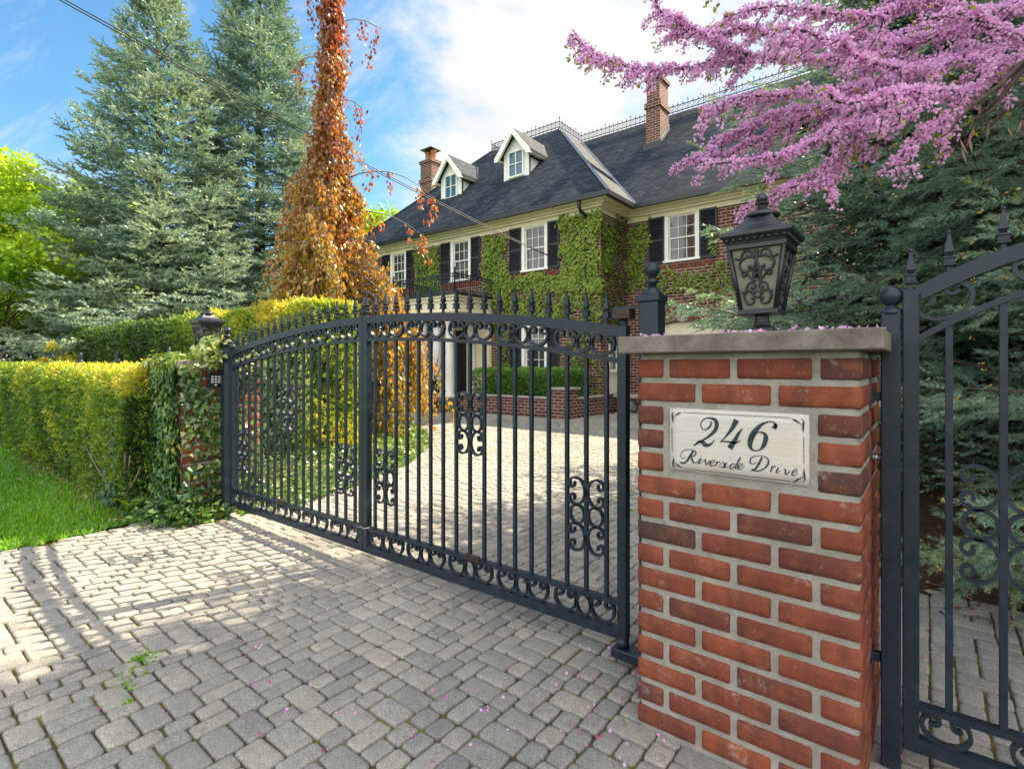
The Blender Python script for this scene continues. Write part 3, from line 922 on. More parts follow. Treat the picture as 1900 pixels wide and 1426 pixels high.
PLQ = ((-.6255, 1.0235), (-.246, 1.0235), (-.246, .834), (-.6255, .834))
def crop2plaque(px, py):
    """plaque drawing units to plaque plane"""
    src = [(145, 108), (1785, 185), (1775, 1030), (135, 825)]
    return _hom(px, py)
def _solve():
    src = [(145, 108), (1785, 185), (1775, 1030), (135, 825)]
    A = []; b = []
    for (x, y), (u, v) in zip(src, PLQ):
        A.append([x, y, 1, 0, 0, 0, -u * x, -u * y]); b.append(u)
        A.append([0, 0, 0, x, y, 1, -v * x, -v * y]); b.append(v)
    return np.linalg.solve(np.array(A, float), np.array(b))
_H = _solve()
def _hom(x, y):
    h = _H; w_ = h[6] * x + h[7] * y + 1
    return ((h[0] * x + h[1] * y + h[2]) / w_, (h[3] * x + h[4] * y + h[5]) / w_)
def spline(pts, k=6):
    P = np.array(pts, float)
    if len(P) < 3: 
        return P
    E = np.vstack([2 * P[0] - P[1], P, 2 * P[-1] - P[-2]])
    out = []
    for i in range(1, len(E) - 2):
        for j in range(k):
            t_ = j / k; p0, p1, p2, p3 = E[i - 1:i + 3]
            out.append(.5 * ((2 * p1) + (-p0 + p2) * t_ + (2 * p0 - 5 * p1 + 4 * p2 - p3) * t_ ** 2 + (-p0 + 3 * p1 - 3 * p2 + p3) * t_ ** 3))
    out.append(P[-1]); return np.array(out)
def pen(mb, pts, y, wmul=1.0, conv=_hom, lift=.0006):
    S = spline(pts)
    L = []; Rr = []
    for i in range(len(S)):
        a = S[max(0, i - 1)][:2]; b = S[min(len(S) - 1, i + 1)][:2]
        d = b - a; d = d / (np.linalg.norm(d) + 1e-9); nrm = np.array([-d[1], d[0]])
        hw = max(1.6, S[i][2] * wmul) / 2
        L.append(conv(*(S[i][:2] + nrm * hw))); Rr.append(conv(*(S[i][:2] - nrm * hw)))
    n = len(S)
    vs = [(a, y, b) for a, b in L] + [(a, y, b) for a, b in Rr]
    mb.add(vs, [(i, i + 1, n + i + 1, n + i) for i in range(n - 1)])
G246 = [
 [(632, 262, 12), (626, 310, 18), (592, 348, 16), (545, 360, 10), (515, 328, 10), (518, 272, 10), (560, 232, 12), (622, 224, 16), (680, 248, 34), (698, 305, 42), (672, 375, 38), (600, 440, 24), (500, 502, 16), (425, 545, 14)],
 [(440, 535, 10), (482, 500, 18), (528, 508, 40), (560, 538, 44), (602, 540, 30), (642, 515, 14), (668, 478, 8)],
 [(930, 246, 58), (890, 325, 44), (840, 395, 28), (785, 458, 14), (740, 500, 10)],
 [(738, 498, 12), (830, 502, 18), (900, 514, 22), (945, 505, 14), (975, 485, 8)],
 [(1000, 345, 8), (955, 400, 28), (905, 490, 46), (845, 578, 62)],
 [(1378, 322, 62), (1380, 322, 56), (1396, 300, 20), (1352, 266, 12), (1290, 270, 16), (1200, 318, 38), (1118, 420, 62), (1085, 515, 54), (1096, 578, 30), (1140, 604, 14), (1202, 592, 18), (1252, 530, 46), (1272, 450, 48), (1250, 402, 26), (1200, 388, 12), (1150, 405, 9), (1108, 450, 8)]]
GDRIVE = [
 [(265, 735, 10), (292, 752, 14), (340, 730, 16), (380, 670, 20), (418, 612, 18)],
 [(330, 692, 5), (282, 690, 5), (275, 642, 5), (312, 602, 6), (370, 592, 6), (430, 606, 9), (450, 632, 12), (430, 664, 10), (390, 675, 6)],
 [(395, 675, 10), (405, 712, 16), (422, 745, 13), (450, 745, 6), (475, 725, 5)],
 [(480, 715, 5), (505, 702, 12), (482, 740, 14), (478, 756, 9), (502, 748, 5), (540, 716, 5)], [(508, 668, 14), (514, 670, 14)],
 [(540, 722, 5), (560, 712, 10), (564, 758, 14), (580, 764, 8), (606, 728, 10), (612, 716, 8)],
 [(612, 758, 5), (668, 735, 8), (660, 712, 6), (625, 730, 10), (612, 765, 14), (632, 785, 9), (672, 768, 5)],
 [(700, 728, 9), (676, 785, 12)], [(685, 765, 5), (716, 734, 8), (732, 744, 9)],
 [(705, 798, 5), (768, 738, 6), (778, 785, 14), (750, 802, 9), (740, 790, 7)],
 [(808, 742, 12), (785, 790, 14), (800, 802, 7), (835, 778, 5)], [(848, 702, 14), (854, 704, 14)],
 [(915, 758, 6), (872, 762, 10), (845, 797, 14), (862, 816, 10), (902, 782, 7)],
 [(972, 680, 14), (925, 768, 14), (905, 808, 12), (932, 808, 5)],
 [(945, 802, 5), (994, 772, 8), (980, 752, 6), (945, 780, 12), (940, 812, 12), (975, 820, 7), (1022, 780, 5)],
 [(1225, 680, 16), (1190, 750, 20), (1142, 818, 16), (1100, 832, 14)],
 [(1095, 830, 10), (1170, 843, 10), (1250, 812, 12), (1298, 748, 16), (1288, 696, 10), (1230, 666, 6), (1150, 666, 6), (1095, 696, 10), (1084, 740, 12), (1110, 760, 7), (1160, 742, 5)],
 [(1345, 782, 10), (1322, 855, 12)], [(1332, 826, 5), (1366, 788, 8), (1386, 796, 9)],
 [(1418, 802, 12), (1390, 850, 14), (1406, 862, 7), (1440, 832, 5)], [(1450, 766, 14), (1456, 769, 14)],
 [(1475, 828, 5), (1500, 820, 10), (1496, 872, 14), (1518, 876, 8), (1550, 838, 10)],
 [(1572, 866, 6), (1632, 842, 8), (1620, 820, 6), (1582, 850, 12), (1576, 886, 12), (1602, 892, 7), (1642, 865, 5)]]
GLINES = [[(305, 160, 5), (1560, 219, 6)], [(172, 340, 5), (173, 615, 5)], [(1719, 440, 7), (1718, 765, 7)], [(305, 815, 5), (1555, 962, 7)]]
def flourish(cx, cy, sx, sy, s=1.0):
    sp = []
    for i in range(14):
        a = i / 13 * 5.2; r = (38 - 22 * i / 13) * s
        sp.append((cx + sx * r * math.cos(a - 1.4), cy + sy * r * math.sin(a - 1.4), 7 * s))
    return [sp,
            [(cx - sx * 110 * s, cy - sy * 38 * s, 2), (cx - sx * 75 * s, cy - sy * 22 * s, 16 * s), (cx - sx * 45 * s, cy - sy * 6 * s, 20 * s), (cx - sx * 30 * s, cy + sy * 14 * s, 4)],
            [(cx + sx * 28 * s, cy - sy * 30 * s, 4), (cx + sx * 40 * s, cy + sy * 10 * s, 12 * s), (cx + sx * 28 * s, cy + sy * 60 * s, 20 * s), (cx + sx * 30 * s, cy + sy * 130 * s, 3)]]

def make_pillar(x0, x1, y0, y1, capz, label, plaque):
    t = thing('brick_gate_pillar', label, 'pillar', ((x0 + x1) / 2, (y0 + y1) / 2, 0), 'brick pillars of the gateway')
    V, F, T = pillar_bricks(x0, x1, y0, y1, plaque, capz - 1.245)
    np_mesh('brickwork', V, F, M['pbrick'], t, T)
    V, F = rough_box((x0 + .006, y0 + .006, -.03), (x1 - .006, y1 - .006, capz - .05), .012, .0011, .003)
    np_mesh('mortar', V, F, M['mortar'], t)
    o = .047
    MB().bbox((x0 - o, y0 - o, capz - .053), (x1 + o, y1 + o, capz), .0035).build('cap_stone', M['cap'], t)
    if plaque:
        V, F = rough_box((PLQ[0][0], y0 - .0045, PLQ[2][1]), (PLQ[1][0], y0 + .02, PLQ[0][1]), .03, .0002, .0015)
        pl = np_mesh('address_plaque', V, F, M['marble'], t)
        yy = y0 - .0060
        m = MB()
        for g in G246: pen(m, g, yy, 1.12)
        m.build('number_lettering', M['ink'], pl)
        m = MB()
        for g in GDRIVE: pen(m, g, yy, 1.3)
        m.build('street_lettering', M['ink'], pl)
        m = MB()
        for g in GLINES: pen(m, g, yy, 1.1)
        for f_ in (flourish(1685, 268, 1, 1, 1.0), flourish(1690, 938, 1, -1, 1.0), flourish(205, 185, -1, 1, .75), flourish(205, 775, -1, -1, .75)):
            for g in f_: pen(m, g, yy, 1.2)
        m.build('border_ornament', M['ink'], pl)
    return t
PILR = make_pillar(-.733, -.13, 1.574, 2.17, 1.245, 'bare red brick pillar with stone cap and marble 246 Riverside Drive plaque, foreground right', True)
PILL = make_pillar(-5.06, -4.457, 1.574, 2.17, 1.195, 'red brick pillar with stone cap smothered in ivy at the left end of the gate', False)
t = thing('keypad', 'small black intercom keypad on the ivy covered brick pillar', 'keypad', (-4.44, 1.80, 1.0))
MB().bbox((-4.456, 1.745, .985), (-4.424, 1.855, 1.10), .004).build('housing', M['plastic'], t)
m = MB()
for i in range(3):
    for j in range(3): m.box((-4.4245, 1.77 + i * .026, 1.075 - j * .020 - .012), (-4.421, 1.787 + i * .026, 1.075 - j * .020))
m.box((-4.4245, 1.796, 1.000), (-4.421, 1.813, 1.012))
m.build('keys', M['keys'], t)
# photo eye on the far face of the bare pillar
t = thing('photo_sensor', 'small white and grey gate sensor low on the rear of the bare brick pillar', 'sensor', (-.74, 2.25, .42))
MB().tube([(-.705, 2.235, .445), (-.765, 2.235, .455)], .016, 12).build('cover', M['white'], t)
MB().tube([(-.70, 2.235, .40), (-.735, 2.235, .40)], .020, 12).build('lens', M['greybox'], t)
MB().bbox((-.72, 2.172, .38), (-.69, 2.235, .47), .003).build('bracket', M['greybox'], t)

# ================================================================== PILLAR LANTERNS
def make_lantern(x, y, z, label, group='lanterns on the pillars'):
    t = thing('pillar_lantern', label, 'lantern', (x, y, z), group)
    # base
    m = MB().lathe([(.046, 0), (.046, .006), (.040, .012), (.040, .030), (.034, .036), (.026, .042), (.022, .052), (.022, .070), (.034, .076), (.040, .082)], (x, y, z), 8, math.pi / 8, False)
    m.build('base', M['lantern'], t)
    zb, zt = z + .085, z + .295; hb, ht = .052, .083
    # glass body, inset
    q = .006
    vs = []
    for zz, h in ((zb, hb - q), (zt, ht - q)):
        vs += [(x - h, y - h, zz), (x + h, y - h, zz), (x + h, y + h, zz), (x - h, y + h, zz)]
    for a, b in ((0, 1), (1, 2), (2, 3), (3, 0)):
        mm = MB(); c = Vector((x, y, (zb + zt) / 2))
        quad = [Vector(vs[a]), Vector(vs[b]), Vector(vs[b + 4]), Vector(vs[a + 4])]
        nn = (quad[1] - quad[0]).cross(quad[3] - quad[0]).normalized()
        mm.add([p for p in quad] + [p - nn * .003 for p in quad], [(0, 1, 2, 3), (7, 6, 5, 4), (0, 4, 5, 1), (1, 5, 6, 2), (2, 6, 7, 3), (3, 7, 4, 0)])
        mm.build('glass_panel', M['lglass'], t)
    # frame
    m = MB()
    for sx, sy in ((-1, -1), (1, -1), (1, 1), (-1, 1)):
        m.tube([(x + sx * hb, y + sy * hb, zb), (x + sx * ht, y + sy * ht, zt)], .0075, 4)
    m.bbox((x - hb - .008, y - hb - .008, zb - .010), (x + hb + .008, y + hb + .008, zb + .006), .002)
    m.bbox((x - ht - .006, y - ht - .006, zt - .012), (x + ht + .006, y + ht + .006, zt + .004), .002)
    m.build('frame', M['lantern'], t)
    # scrollwork drawn once on a unit panel: u in [-1,1], v in [0,1]
    paths = []
    def sym(pts, r): paths.append((pts, r)); paths.append(([(-a, b) for a, b in pts], r))
    def spir(cx, cy, r0, r1, a0, a1, n=12): return [(cx + (r0 + (r1 - r0) * i / n) * math.cos(a0 + (a1 - a0) * i / n), cy + (r0 + (r1 - r0) * i / n) * .36 * math.sin(a0 + (a1 - a0) * i / n)) for i in range(n + 1)]
    sym([(.95, .86), (.85, .83), (.72, .84), (.62, .90), (.50, .955), (.30, .955), (.20, .90), (.26, .86), (.40, .87), (.42, .90)], .0040)
    sym([(.10, .85), (.30, .86), (.60, .83), (.80, .76), (.78, .67), (.60, .61), (.40, .63), (.30, .68), (.40, .71)], .0042)
    sym([(.05, .46), (.25, .48), (.42, .55), (.55, .63), (.72, .62), (.74, .56), (.60, .54), (.56, .58)], .0038)
    sym([(.92, .28), (.75, .27), (.62, .32), (.50, .40), (.28, .43), (.10, .38), (.14, .33), (.30, .33), (.30, .37)], .0038)
    sym([(.20, .27), (.45, .29), (.72, .26), (.82, .18), (.66, .08), (.36, .07), (.22, .13), (.34, .17)], .0040)
    paths.append(([(.19 * math.cos(i / 14 * 6.283), .23 + .055 * math.sin(i / 14 * 6.283)) for i in range(15)], .0034))
    paths.append(([(.10 * math.cos(i / 10 * 6.283), .93 + .03 * math.sin(i / 10 * 6.283)) for i in range(11)], .0030))
    paths.append(([(0, .92), (0, .80), (0, .50)], .0052))
    for k in range(3): sym([(0, .78 - .09 * k), (.10 + .03 * k, .70 - .09 * k), (.20 - .02 * k, .62 - .08 * k), (.14, .58 - .07 * k)], .0046)
    balls = [(.34, .69), (-.34, .69), (.28, .16), (-.28, .16), (.26, .25), (-.26, .25)]
    for rot in range(4):
        mm = MB(); cr, sr = [(1, 0), (0, 1), (-1, 0), (0, -1)][rot]
        def mp(a, b):
            v = .05 + b * .9; h = hb + (ht - hb) * v - .006
            px_, py_, pz_ = a * h * .93, -(h + .008 - .006), zb + (zt - zb) * v
            return (x + px_ * cr - py_ * sr, y + px_ * sr + py_ * cr, pz_)
        for pts, r in paths:
            S = spline(pts, 3) if len(pts) > 3 else np.array(pts)
            mm.tube([mp(*q_) for q_ in S], r * .95, 5)
        for a, b in balls: mm.sphere(mp(a, b), .0062, 7, 5)
        mm.build('scrollwork', M['lantern'], t)
    # roof: square, concave
    m = MB()
    m.lathe([(.108 * 1.414 * .80, 0), (.108 * 1.414 * .84, .012), (.108 * 1.414, .028), (.108 * 1.414, .038), (.108 * 1.30, .043), (.108 * 1.02, .053), (.108 * .80, .066), (.108 * .62, .084), (.108 * .50, .100)], (x, y, zt + .002), 4, math.pi / 4, False)
    m.build('roof', M['lantern'], t)
    m = MB()
    for sx in range(9):
        f_ = -.085 + .17 * sx / 8
        for (px_, py_) in ((f_, -.093), (f_, .093), (-.093, f_), (.093, f_)):
            m.sphere((x + px_, y + py_, zt + .018), .0075, 6, 4)
    m.build('egg_moulding', M['lantern'], t)
    m = MB().lathe([(.050, 0), (.056, .004), (.050, .012), (.034, .020), (.022, .028), (.012, .034), (.012, .042), (.022, .045), (.022, .049), (.010, .052)], (x, y, zt + .100), 16)
    m.lathe([(.008, 0), (.017, .006), (.018, .016), (.011, .026), (.002, .034)], (x, y, zt + .150), 12)
    m.build('finial', M['lantern'], t)
    return t
LAN = make_lantern(-.431, 1.872, 1.245, 'large dark iron lantern with scrollwork over pale glass, on the bare brick pillar')
copy_tree(LAN, loc=(-4.757, 1.872, 1.195), label='dark iron lantern half buried in leaves on the ivy covered pillar')
copy_tree(LAN, loc=(-16.9, 2.15, 1.22), label='tiny distant lantern on the far pillar above the low hedge, left edge')
t = thing('brick_pillar', 'distant brick pillar with pale cap at the far left end of the hedge', 'pillar', (-16.9, 2.15, 0))
MB().box((-17.25, 1.8, 0), (-16.55, 2.5, 1.15)).build('shaft', M['gbrick'], t, 'wall')
MB().bbox((-17.3, 1.75, 1.15), (-16.5, 2.55, 1.219), .01).build('cap_stone', M['cap'], t)

# ================================================================== HOUSE
HOUSE = thing('brick_house', 'large red brick house with dark slate roof, dormers and vine covered walls behind the gate', 'house', (-9.5, 13, 0))
WY, WX, WY2, EV, TP = 11.5, -6.34, 12.92, 5.28, 9.22
XL, XR = -16.3, 3.2
def wall_cells(m, a0, a1, z0, z1, holes, y, thick, axis='y', depth=.12):
    """wall face with rectangular holes, built of butting blocks"""
    as_ = sorted({a0, a1, *[h[0] for h in holes], *[h[1] for h in holes]}); zs = sorted({z0, z1, *[h[2] for h in holes], *[h[3] for h in holes]})
    for i in range(len(as_) - 1):
        run = None
        for j in range(len(zs) - 1):
            ca = (as_[i] + as_[i + 1]) / 2; cz = (zs[j] + zs[j + 1]) / 2
            if any(h[0] < ca < h[1] and h[2] < cz < h[3] for h in holes): 
                if run: _cell(m, as_[i], as_[i + 1], run[0], run[1], y, thick, axis); run = None
                continue
            run = (run[0], zs[j + 1]) if run else (zs[j], zs[j + 1])
        if run: _cell(m, as_[i], as_[i + 1], run[0], run[1], y, thick, axis)
def _cell(m, a, b, z0, z1, y, th, axis):
    if axis == 'y': m.box((a, y, z0), (b, y + th, z1))
    else: m.box((y - th, a, z0), (y, b, z1))
up = [(-14.36, -13.60), (-11.47, -10.69), (-8.73, -7.93)]
holes = [(a, b, 3.74, 5.03) for a, b in up] + [(-8.73, -7.93, 1.0, 2.30), (-14.36, -13.60, 1.0, 2.30), (-11.32, -10.80, .33, 2.25)]
m = MB(); wall_cells(m, XL, WX - .25, 0, 5.05, holes, WY, .24)
mw = m.build('front_wall', M['hbrick'], HOUSE, 'wall')
m = MB(); wall_cells(m, WY, WY2 + .25, 0, 5.05, [(11.95, 12.50, .45, 2.06)], WX, .24, 'x'); m.build('return_wall', M['hbrick'], HOUSE, 'wall')
GC = [-4.815, -2.40, .02]
m = MB(); wall_cells(m, WX, XR, 0, 5.05, [(c - 1.0, c + 1.0, 0, 2.30) for c in GC] + [(-5.235, -4.415, 3.78, 5.05)], WY2, .24)
def arc(c, r, zc, n=14, h=math.asin(1 / 2.2)): return [(c + r * math.sin(-h + 2 * h * i / n), zc + r * math.cos(-h + 2 * h * i / n)) for i in range(n + 1)]
for c in GC: 
    ar = arc(c, 2.2, .09)
    for i in range(len(ar) - 1): m.prism([ar[i], ar[i + 1], (ar[i + 1][0], 2.30), (ar[i][0], 2.30)], WY2, WY2 + .24)
m.build('garage_wall', M['hbrick'], HOUSE, 'wall')
m = MB()
m.box((XL, WY + .245, 0), (XL + .24, 22, 5.05)); m.box((XR - .24, WY2 + .245, 0), (XR, 22, 5.05)); m.box((XL + .245, 21.7, 0), (XR - .245, 22, 5.05))
m.build('rear_wall', M['hbrick'], HOUSE, 'wall')
# near-black wall colour stands in for unlit rooms behind the glass
m = MB(); m.box((XL + .3, WY + .9, 0), (WX - .3, WY + .95, 5.0)); m.box((WX - .2, WY2 + .9, 0), (XR - .3, WY2 + .95, 5.0)); m.build('interior_wall', M['dark'], HOUSE)

for c in GC:
    # brick ring of the arch: each voussoir is drawn as its own block
    mr = [MB(), MB()]; h = math.asin(1 / 2.2); n = 34; zc = .09; tn = []
    for i in range(n):
        a0 = -h + 2 * h * (i + .07) / n; a1 = -h + 2 * h * (i + .93) / n
        if abs((a0 + a1) / 2) < .045: continue
        mid = 2.38 + (.0 if i % 2 else .06)
        for r0, r1 in ((2.205, mid - .008), (mid + .008, 2.55)):
            P = [(c + r0 * math.sin(a0), zc + r0 * math.cos(a0)), (c + r0 * math.sin(a1), zc + r0 * math.cos(a1)), (c + r1 * math.sin(a1), zc + r1 * math.cos(a1)), (c + r1 * math.sin(a0), zc + r1 * math.cos(a0))]
            vs = [(p, WY2 - .012, q) for p, q in P] + [(p, WY2 + .05, q) for p, q in P]
            mr[0 if a0 < 0 else 1].add(vs, [(0, 1, 2, 3), (7, 6, 5, 4), (0, 4, 5, 1), (1, 5, 6, 2), (2, 6, 7, 3), (3, 7, 4, 0)], False, random.choice([.15, .3, .4, .5, .6, .7]))
    # mortar backing of the ring
    inner = arc(c, 2.2, zc); outer = arc(c, 2.56, zc)
    ring = MB().prism(outer + inner[::-1], WY2 - .005, WY2 + .20).build('arch', M['mortar'], HOUSE)
    mr[0].build('voussoirs', M['pbrick'], ring); mr[1].build('voussoirs', M['pbrick'], ring)
    MB().prism([(c - .07, zc + 2.19), (c + .07, zc + 2.19), (c + .11, zc + 2.60), (c - .11, zc + 2.60)], WY2 - .03, WY2 + .05).build('keystone', M['stone'], ring)
    md = MB(); md.prism([(c - 1.0, 0)] + [(c + 1.0, 0)] + arc(c, 2.19, zc)[::-1], WY2 + .10, WY2 + .14)
    door = md.build('garage_door', M['cream'], HOUSE)
    md = MB()
    for i in range(1, 6): md.box((c - 1 + i / 3 - .012, WY2 + .088, .05), (c - 1 + i / 3 + .012, WY2 + .0985, 2.0))
    for i in range(4): md.box((c - .99, WY2 + .08, .5 * i + .04), (c + .99, WY2 + .087, .5 * i + .075))
    md.build('door_batten', M['cream'], door)

# cornices and gutters
def cornice(lo, hi, p, name, mat):
    m = MB()
    g = .003
    m.box((XL - p, WY - p, lo), (WX + p, WY - g, hi))
    m.box((WX + g, WY - g, lo), (WX + p, WY2 - p, hi))
    m.box((WX + g, WY2 - p, lo), (XR + p, WY2 - g, hi))
    m.box((XL - p, WY - g, lo), (XL - g, 22 + p, hi)); m.box((XR + g, WY2 - g, lo), (XR + p, 22 + p, hi))
    m.build(name, mat, HOUSE)
cornice(4.95, 5.075, .035, 'frieze', M['cream'])
cornice(5.075, 5.13, .12, 'cornice_moulding', M['cream'])
cornice(5.13, 5.175, .20, 'cornice_moulding', M['cream'])
cornice(5.175, 5.235, .36, 'cornice', M['cream'])
def gut():
    m = MB(); 
    for a, b in (((XL - .47, WY - .47), (WX + .47, WY - .362)), ((WX + .362, WY - .362), (WX + .47, WY2 - .47)), ((WX + .362, WY2 - .47), (XR + .47, WY2 - .362))):
        m.box((a[0], a[1], 5.20), (b[0], b[1], 5.31))
    m.build('gutter', M['gutter'], HOUSE)
gut()
# roof
e = .45
m = MB()
def slab(pts):
    n = len(pts); P = [Vector(p) for p in pts]
    nn = (P[1] - P[0]).cross(P[2] - P[0]).normalized()
    if nn.z < 0: nn = -nn
    m.add([p for p in P] + [p - nn * .05 for p in P], [tuple(range(n)), tuple(range(2 * n - 1, n - 1, -1))] + [(i, (i + 1) % n, n + (i + 1) % n, n + i) for i in range(n)])
E_ = EV + .02
y0, x1, y2 = WY - e, WX + e, WY2 - e
r = TP - E_
DL, DR = XL - e + r, x1 - r
DXR = XR + e - r
DB = 22 + e - r
slab([(XL - e, y0, E_), (x1, y0, E_), (DR, y0 + r, TP), (DL, y0 + r, TP)])
slab([(XL - e, 22 + e, E_), (XL - e, y0, E_), (DL, y0 + r, TP), (DL, DB, TP)])
slab([(x1, y0, E_), (x1, y2, E_), (DR, y2 + r, TP), (DR, y0 + r, TP)])
slab([(x1, y2, E_), (XR + e, y2, E_), (DXR, y2 + r, TP), (DR, y2 + r, TP)])
slab([(XR + e, y2, E_), (XR + e, 22 + e, E_), (DXR, DB, TP), (DXR, y2 + r, TP)])
slab([(XR + e, 22 + e, E_), (XL - e, 22 + e, E_), (DL, DB, TP), (DXR, DB, TP)])
m.box((DL, y0 + r + .01, TP - .06), (DR, DB, TP - .005)); m.box((DR, y2 + r + .01, TP - .06), (DXR, DB, TP - .005))
roof = m.build('roof', M['roof'], HOUSE, 'slope')
# valley flashing and hip capping
m = MB()
m.sweep([(x1, y2, E_ + .012), (DR, y2 + r, TP + .012)], .10, .01, (0.0, -.7, .7))
m.build('valley_flashing', M['lead'], roof)
MB().sweep([(x1, y0, E_ + .008), (DR, y0 + r, TP + .008)], .10, .014, (.5, -.5, .7)).build('hip_capping', M['gutter'], roof)
MB().sweep([(XL - e, y0, E_ + .008), (DL, y0 + r, TP + .008)], .10, .014, (-.5, -.5, .7)).build('hip_capping', M['gutter'], roof)
# roof cresting
def crest(p, q, parent):
    P, Q = Vector(p), Vector(q); L = (Q - P).length; n = max(2, int(L / .16)); d = (Q - P) / n
    m = MB()
    side = (Q - P).cross(Vector((0, 0, 1))).normalized()
    m.sweep([P + Vector((0, 0, .06)), Q + Vector((0, 0, .06))], .025, .02, side); m.sweep([P + Vector((0, 0, .24)), Q + Vector((0, 0, .24))], .022, .02, side)
    for i in range(n + 1):
        c = P + d * i; hh = .42 if i % 6 == 0 else .34
        m.lathe([(.010, 0), (.010, hh - .09), (.022, hh - .07), (.003, hh)], c, 4, .78, False)
        if i < n:
            c2 = c + d * .5; rr = .05; u = d.normalized()
            m.tube([c2 + u * (rr * math.cos(k * .785)) + Vector((0, 0, .15 + rr * math.sin(k * .785))) for k in range(8)], .009, 4, closed=True)
    m.build('roof_cresting', M['iron'], parent)
crest((DL, y0 + r, TP), (DR, y0 + r, TP), roof); crest((DR, y0 + r, TP), (DR, y2 + r, TP), roof); crest((DR, y2 + r, TP), (DXR, y2 + r, TP), roof); crest((DL, y0 + r, TP), (DL, DB, TP), roof)

# windows
def sash_window(x0, x1_, z0, z1, y, parent=HOUSE, axis='y', cols=3, rows=2, cas=.10, label=None):
    def B(mm, a, b, d0, d1, c, d):     # a..b along wall, d0..d1 outward depth (negative = in front), c..d height
        if axis == 'y': mm.box((a, y + d0, c), (b, y + d1, d))
        else: mm.box((y - d1, a, c), (y - d0, b, d))
    m = MB()
    for a, b, c, d in ((x0 - cas * .3, x0 + cas * .7, z0, z1), (x1_ - cas * .7, x1_ + cas * .3, z0, z1)): B(m, a, b, -.03, .10, c, d)
    B(m, x0 + cas * .7, x1_ - cas * .7, -.03, .10, z1 - cas, z1)
    fr = m.build('window', M['white'], parent)
    if label: fr['label'] = label
    m = MB(); B(m, x0 - cas * .6, x1_ + cas * .6, -.06, .10, z0 - .05, z0); m.build('sill', M['white'], fr)
    i0, i1, j0, j1 = x0 + cas * .7, x1_ - cas * .7, z0, z1 - cas
    zm = (j0 + j1) / 2; s = .03
    for k, (c, d, off) in enumerate(((zm - s * .5, j1, .02), (j0, zm + s * .5, .045))):
        m = MB()
        B(m, i0, i0 + s, off, off + .022, c, d); B(m, i1 - s, i1, off, off + .022, c, d)
        B(m, i0 + s, i1 - s, off, off + .022, c, c + s); B(m, i0 + s, i1 - s, off, off + .022, d - s, d)
        for q in range(1, cols): xx = i0 + s + (i1 - i0 - 2 * s) * q / cols; B(m, xx - .007, xx + .007, off + .004, off + .020, c + s, d - s)
        for q in range(1, rows): zz = c + s + (d - c - 2 * s) * q / rows; B(m, i0 + s, i1 - s, off + .006, off + .018, zz - .007, zz + .007)
        m.build('sash', M['white'], fr)
        m = MB(); B(m, i0 + s, i1 - s, off + .021, off + .027, c + s, d - s); m.build('pane', M['glass'], fr)
    return fr
def shutter(x0, x1_, z0, z1, y):
    m = MB(); s = .045
    m.box((x0, y - .045, z0), (x0 + s, y - .005, z1)); m.box((x1_ - s, y - .045, z0), (x1_, y - .005, z1))
    zm = z0 + (z1 - z0) * .5
    for a, b in ((z0, z0 + .06), (zm - .03, zm + .03), (z1 - .05, z1)): m.box((x0 + s, y - .042, a), (x1_ - s, y - .005, b))
    for a, b in ((z0 + .06, zm - .03), (zm + .03, z1 - .05)):
        n = int((b - a) / .042)
        for i in range(n):
            z = a + (b - a) * (i + .5) / n
            m.add([(x0 + s, y - .038, z - .020), (x1_ - s, y - .038, z - .020), (x1_ - s, y - .012, z + .014), (x0 + s, y - .012, z + .014),
                   (x0 + s, y - .030, z - .024), (x1_ - s, y - .030, z - .024), (x1_ - s, y - .006, z + .010), (x0 + s, y - .006, z + .010)],
                  [(0, 1, 2, 3), (7, 6, 5, 4), (0, 4, 5, 1), (1, 5, 6, 2), (2, 6, 7, 3), (3, 7, 4, 0)])
    m.build('shutter', M['shutter'], HOUSE)
for a, b in up:
    sash_window(a, b, 3.78, 5.03, WY); shutter(a - .47, a - .035, 3.74, 4.98, WY); shutter(b + .035, b + .40, 3.74, 4.98, WY)
sash_window(-8.73, -7.93, 1.04, 2.30, WY); shutter(-9.18, -8.765, 1.0, 2.28, WY); shutter(-7.895, -7.53, 1.0, 2.28, WY)
sash_window(-14.36, -13.60, 1.04, 2.30, WY)
sash_window(-5.235, -4.415, 3.83, 5.045, WY2); shutter(-5.70, -5.265, 3.78, 4.98, WY2); shutter(-4.385, -3.96, 3.78, 4.98, WY2)
wr = sash_window(11.95, 12.50, 1.05, 2.06, WX, HOUSE, 'x', 2, 2, .05)
m = MB(); m.box((WX - .10, 11.95, .45), (WX - .02, 12.50, 1.0))
for k in range(4): m.box((WX - .02, 11.96, .47 + k * .13), (WX - .012, 12.49, .57 + k * .13))
m.build('wall_panel', M['white'], HOUSE)
# soldier course under the upper windows
for a, b, z, y in [(a, b, 3.73, WY) for a, b in up] + [(-5.235, -4.415, 3.78, WY2)]:
    n = int((b - a + .9) / .082); m = MB()
    for i in range(n): m.add([(a - .45 + .082 * i + q[0], y + q[1], z + q[2]) for q in ((0, -.010, -.17), (.068, -.010, -.17), (.068, .01, -.17), (0, .01, -.17), (0, -.010, -.055), (.068, -.010, -.055), (.068, .01, -.055), (0, .01, -.055))], [(0, 3, 2, 1), (4, 5, 6, 7), (0, 1, 5, 4), (1, 2, 6, 5), (2, 3, 7, 6), (3, 0, 4, 7)], False, random.choice([.2, .35, .5, .6]))
    m.build('soldier_course', M['pbrick'], HOUSE)
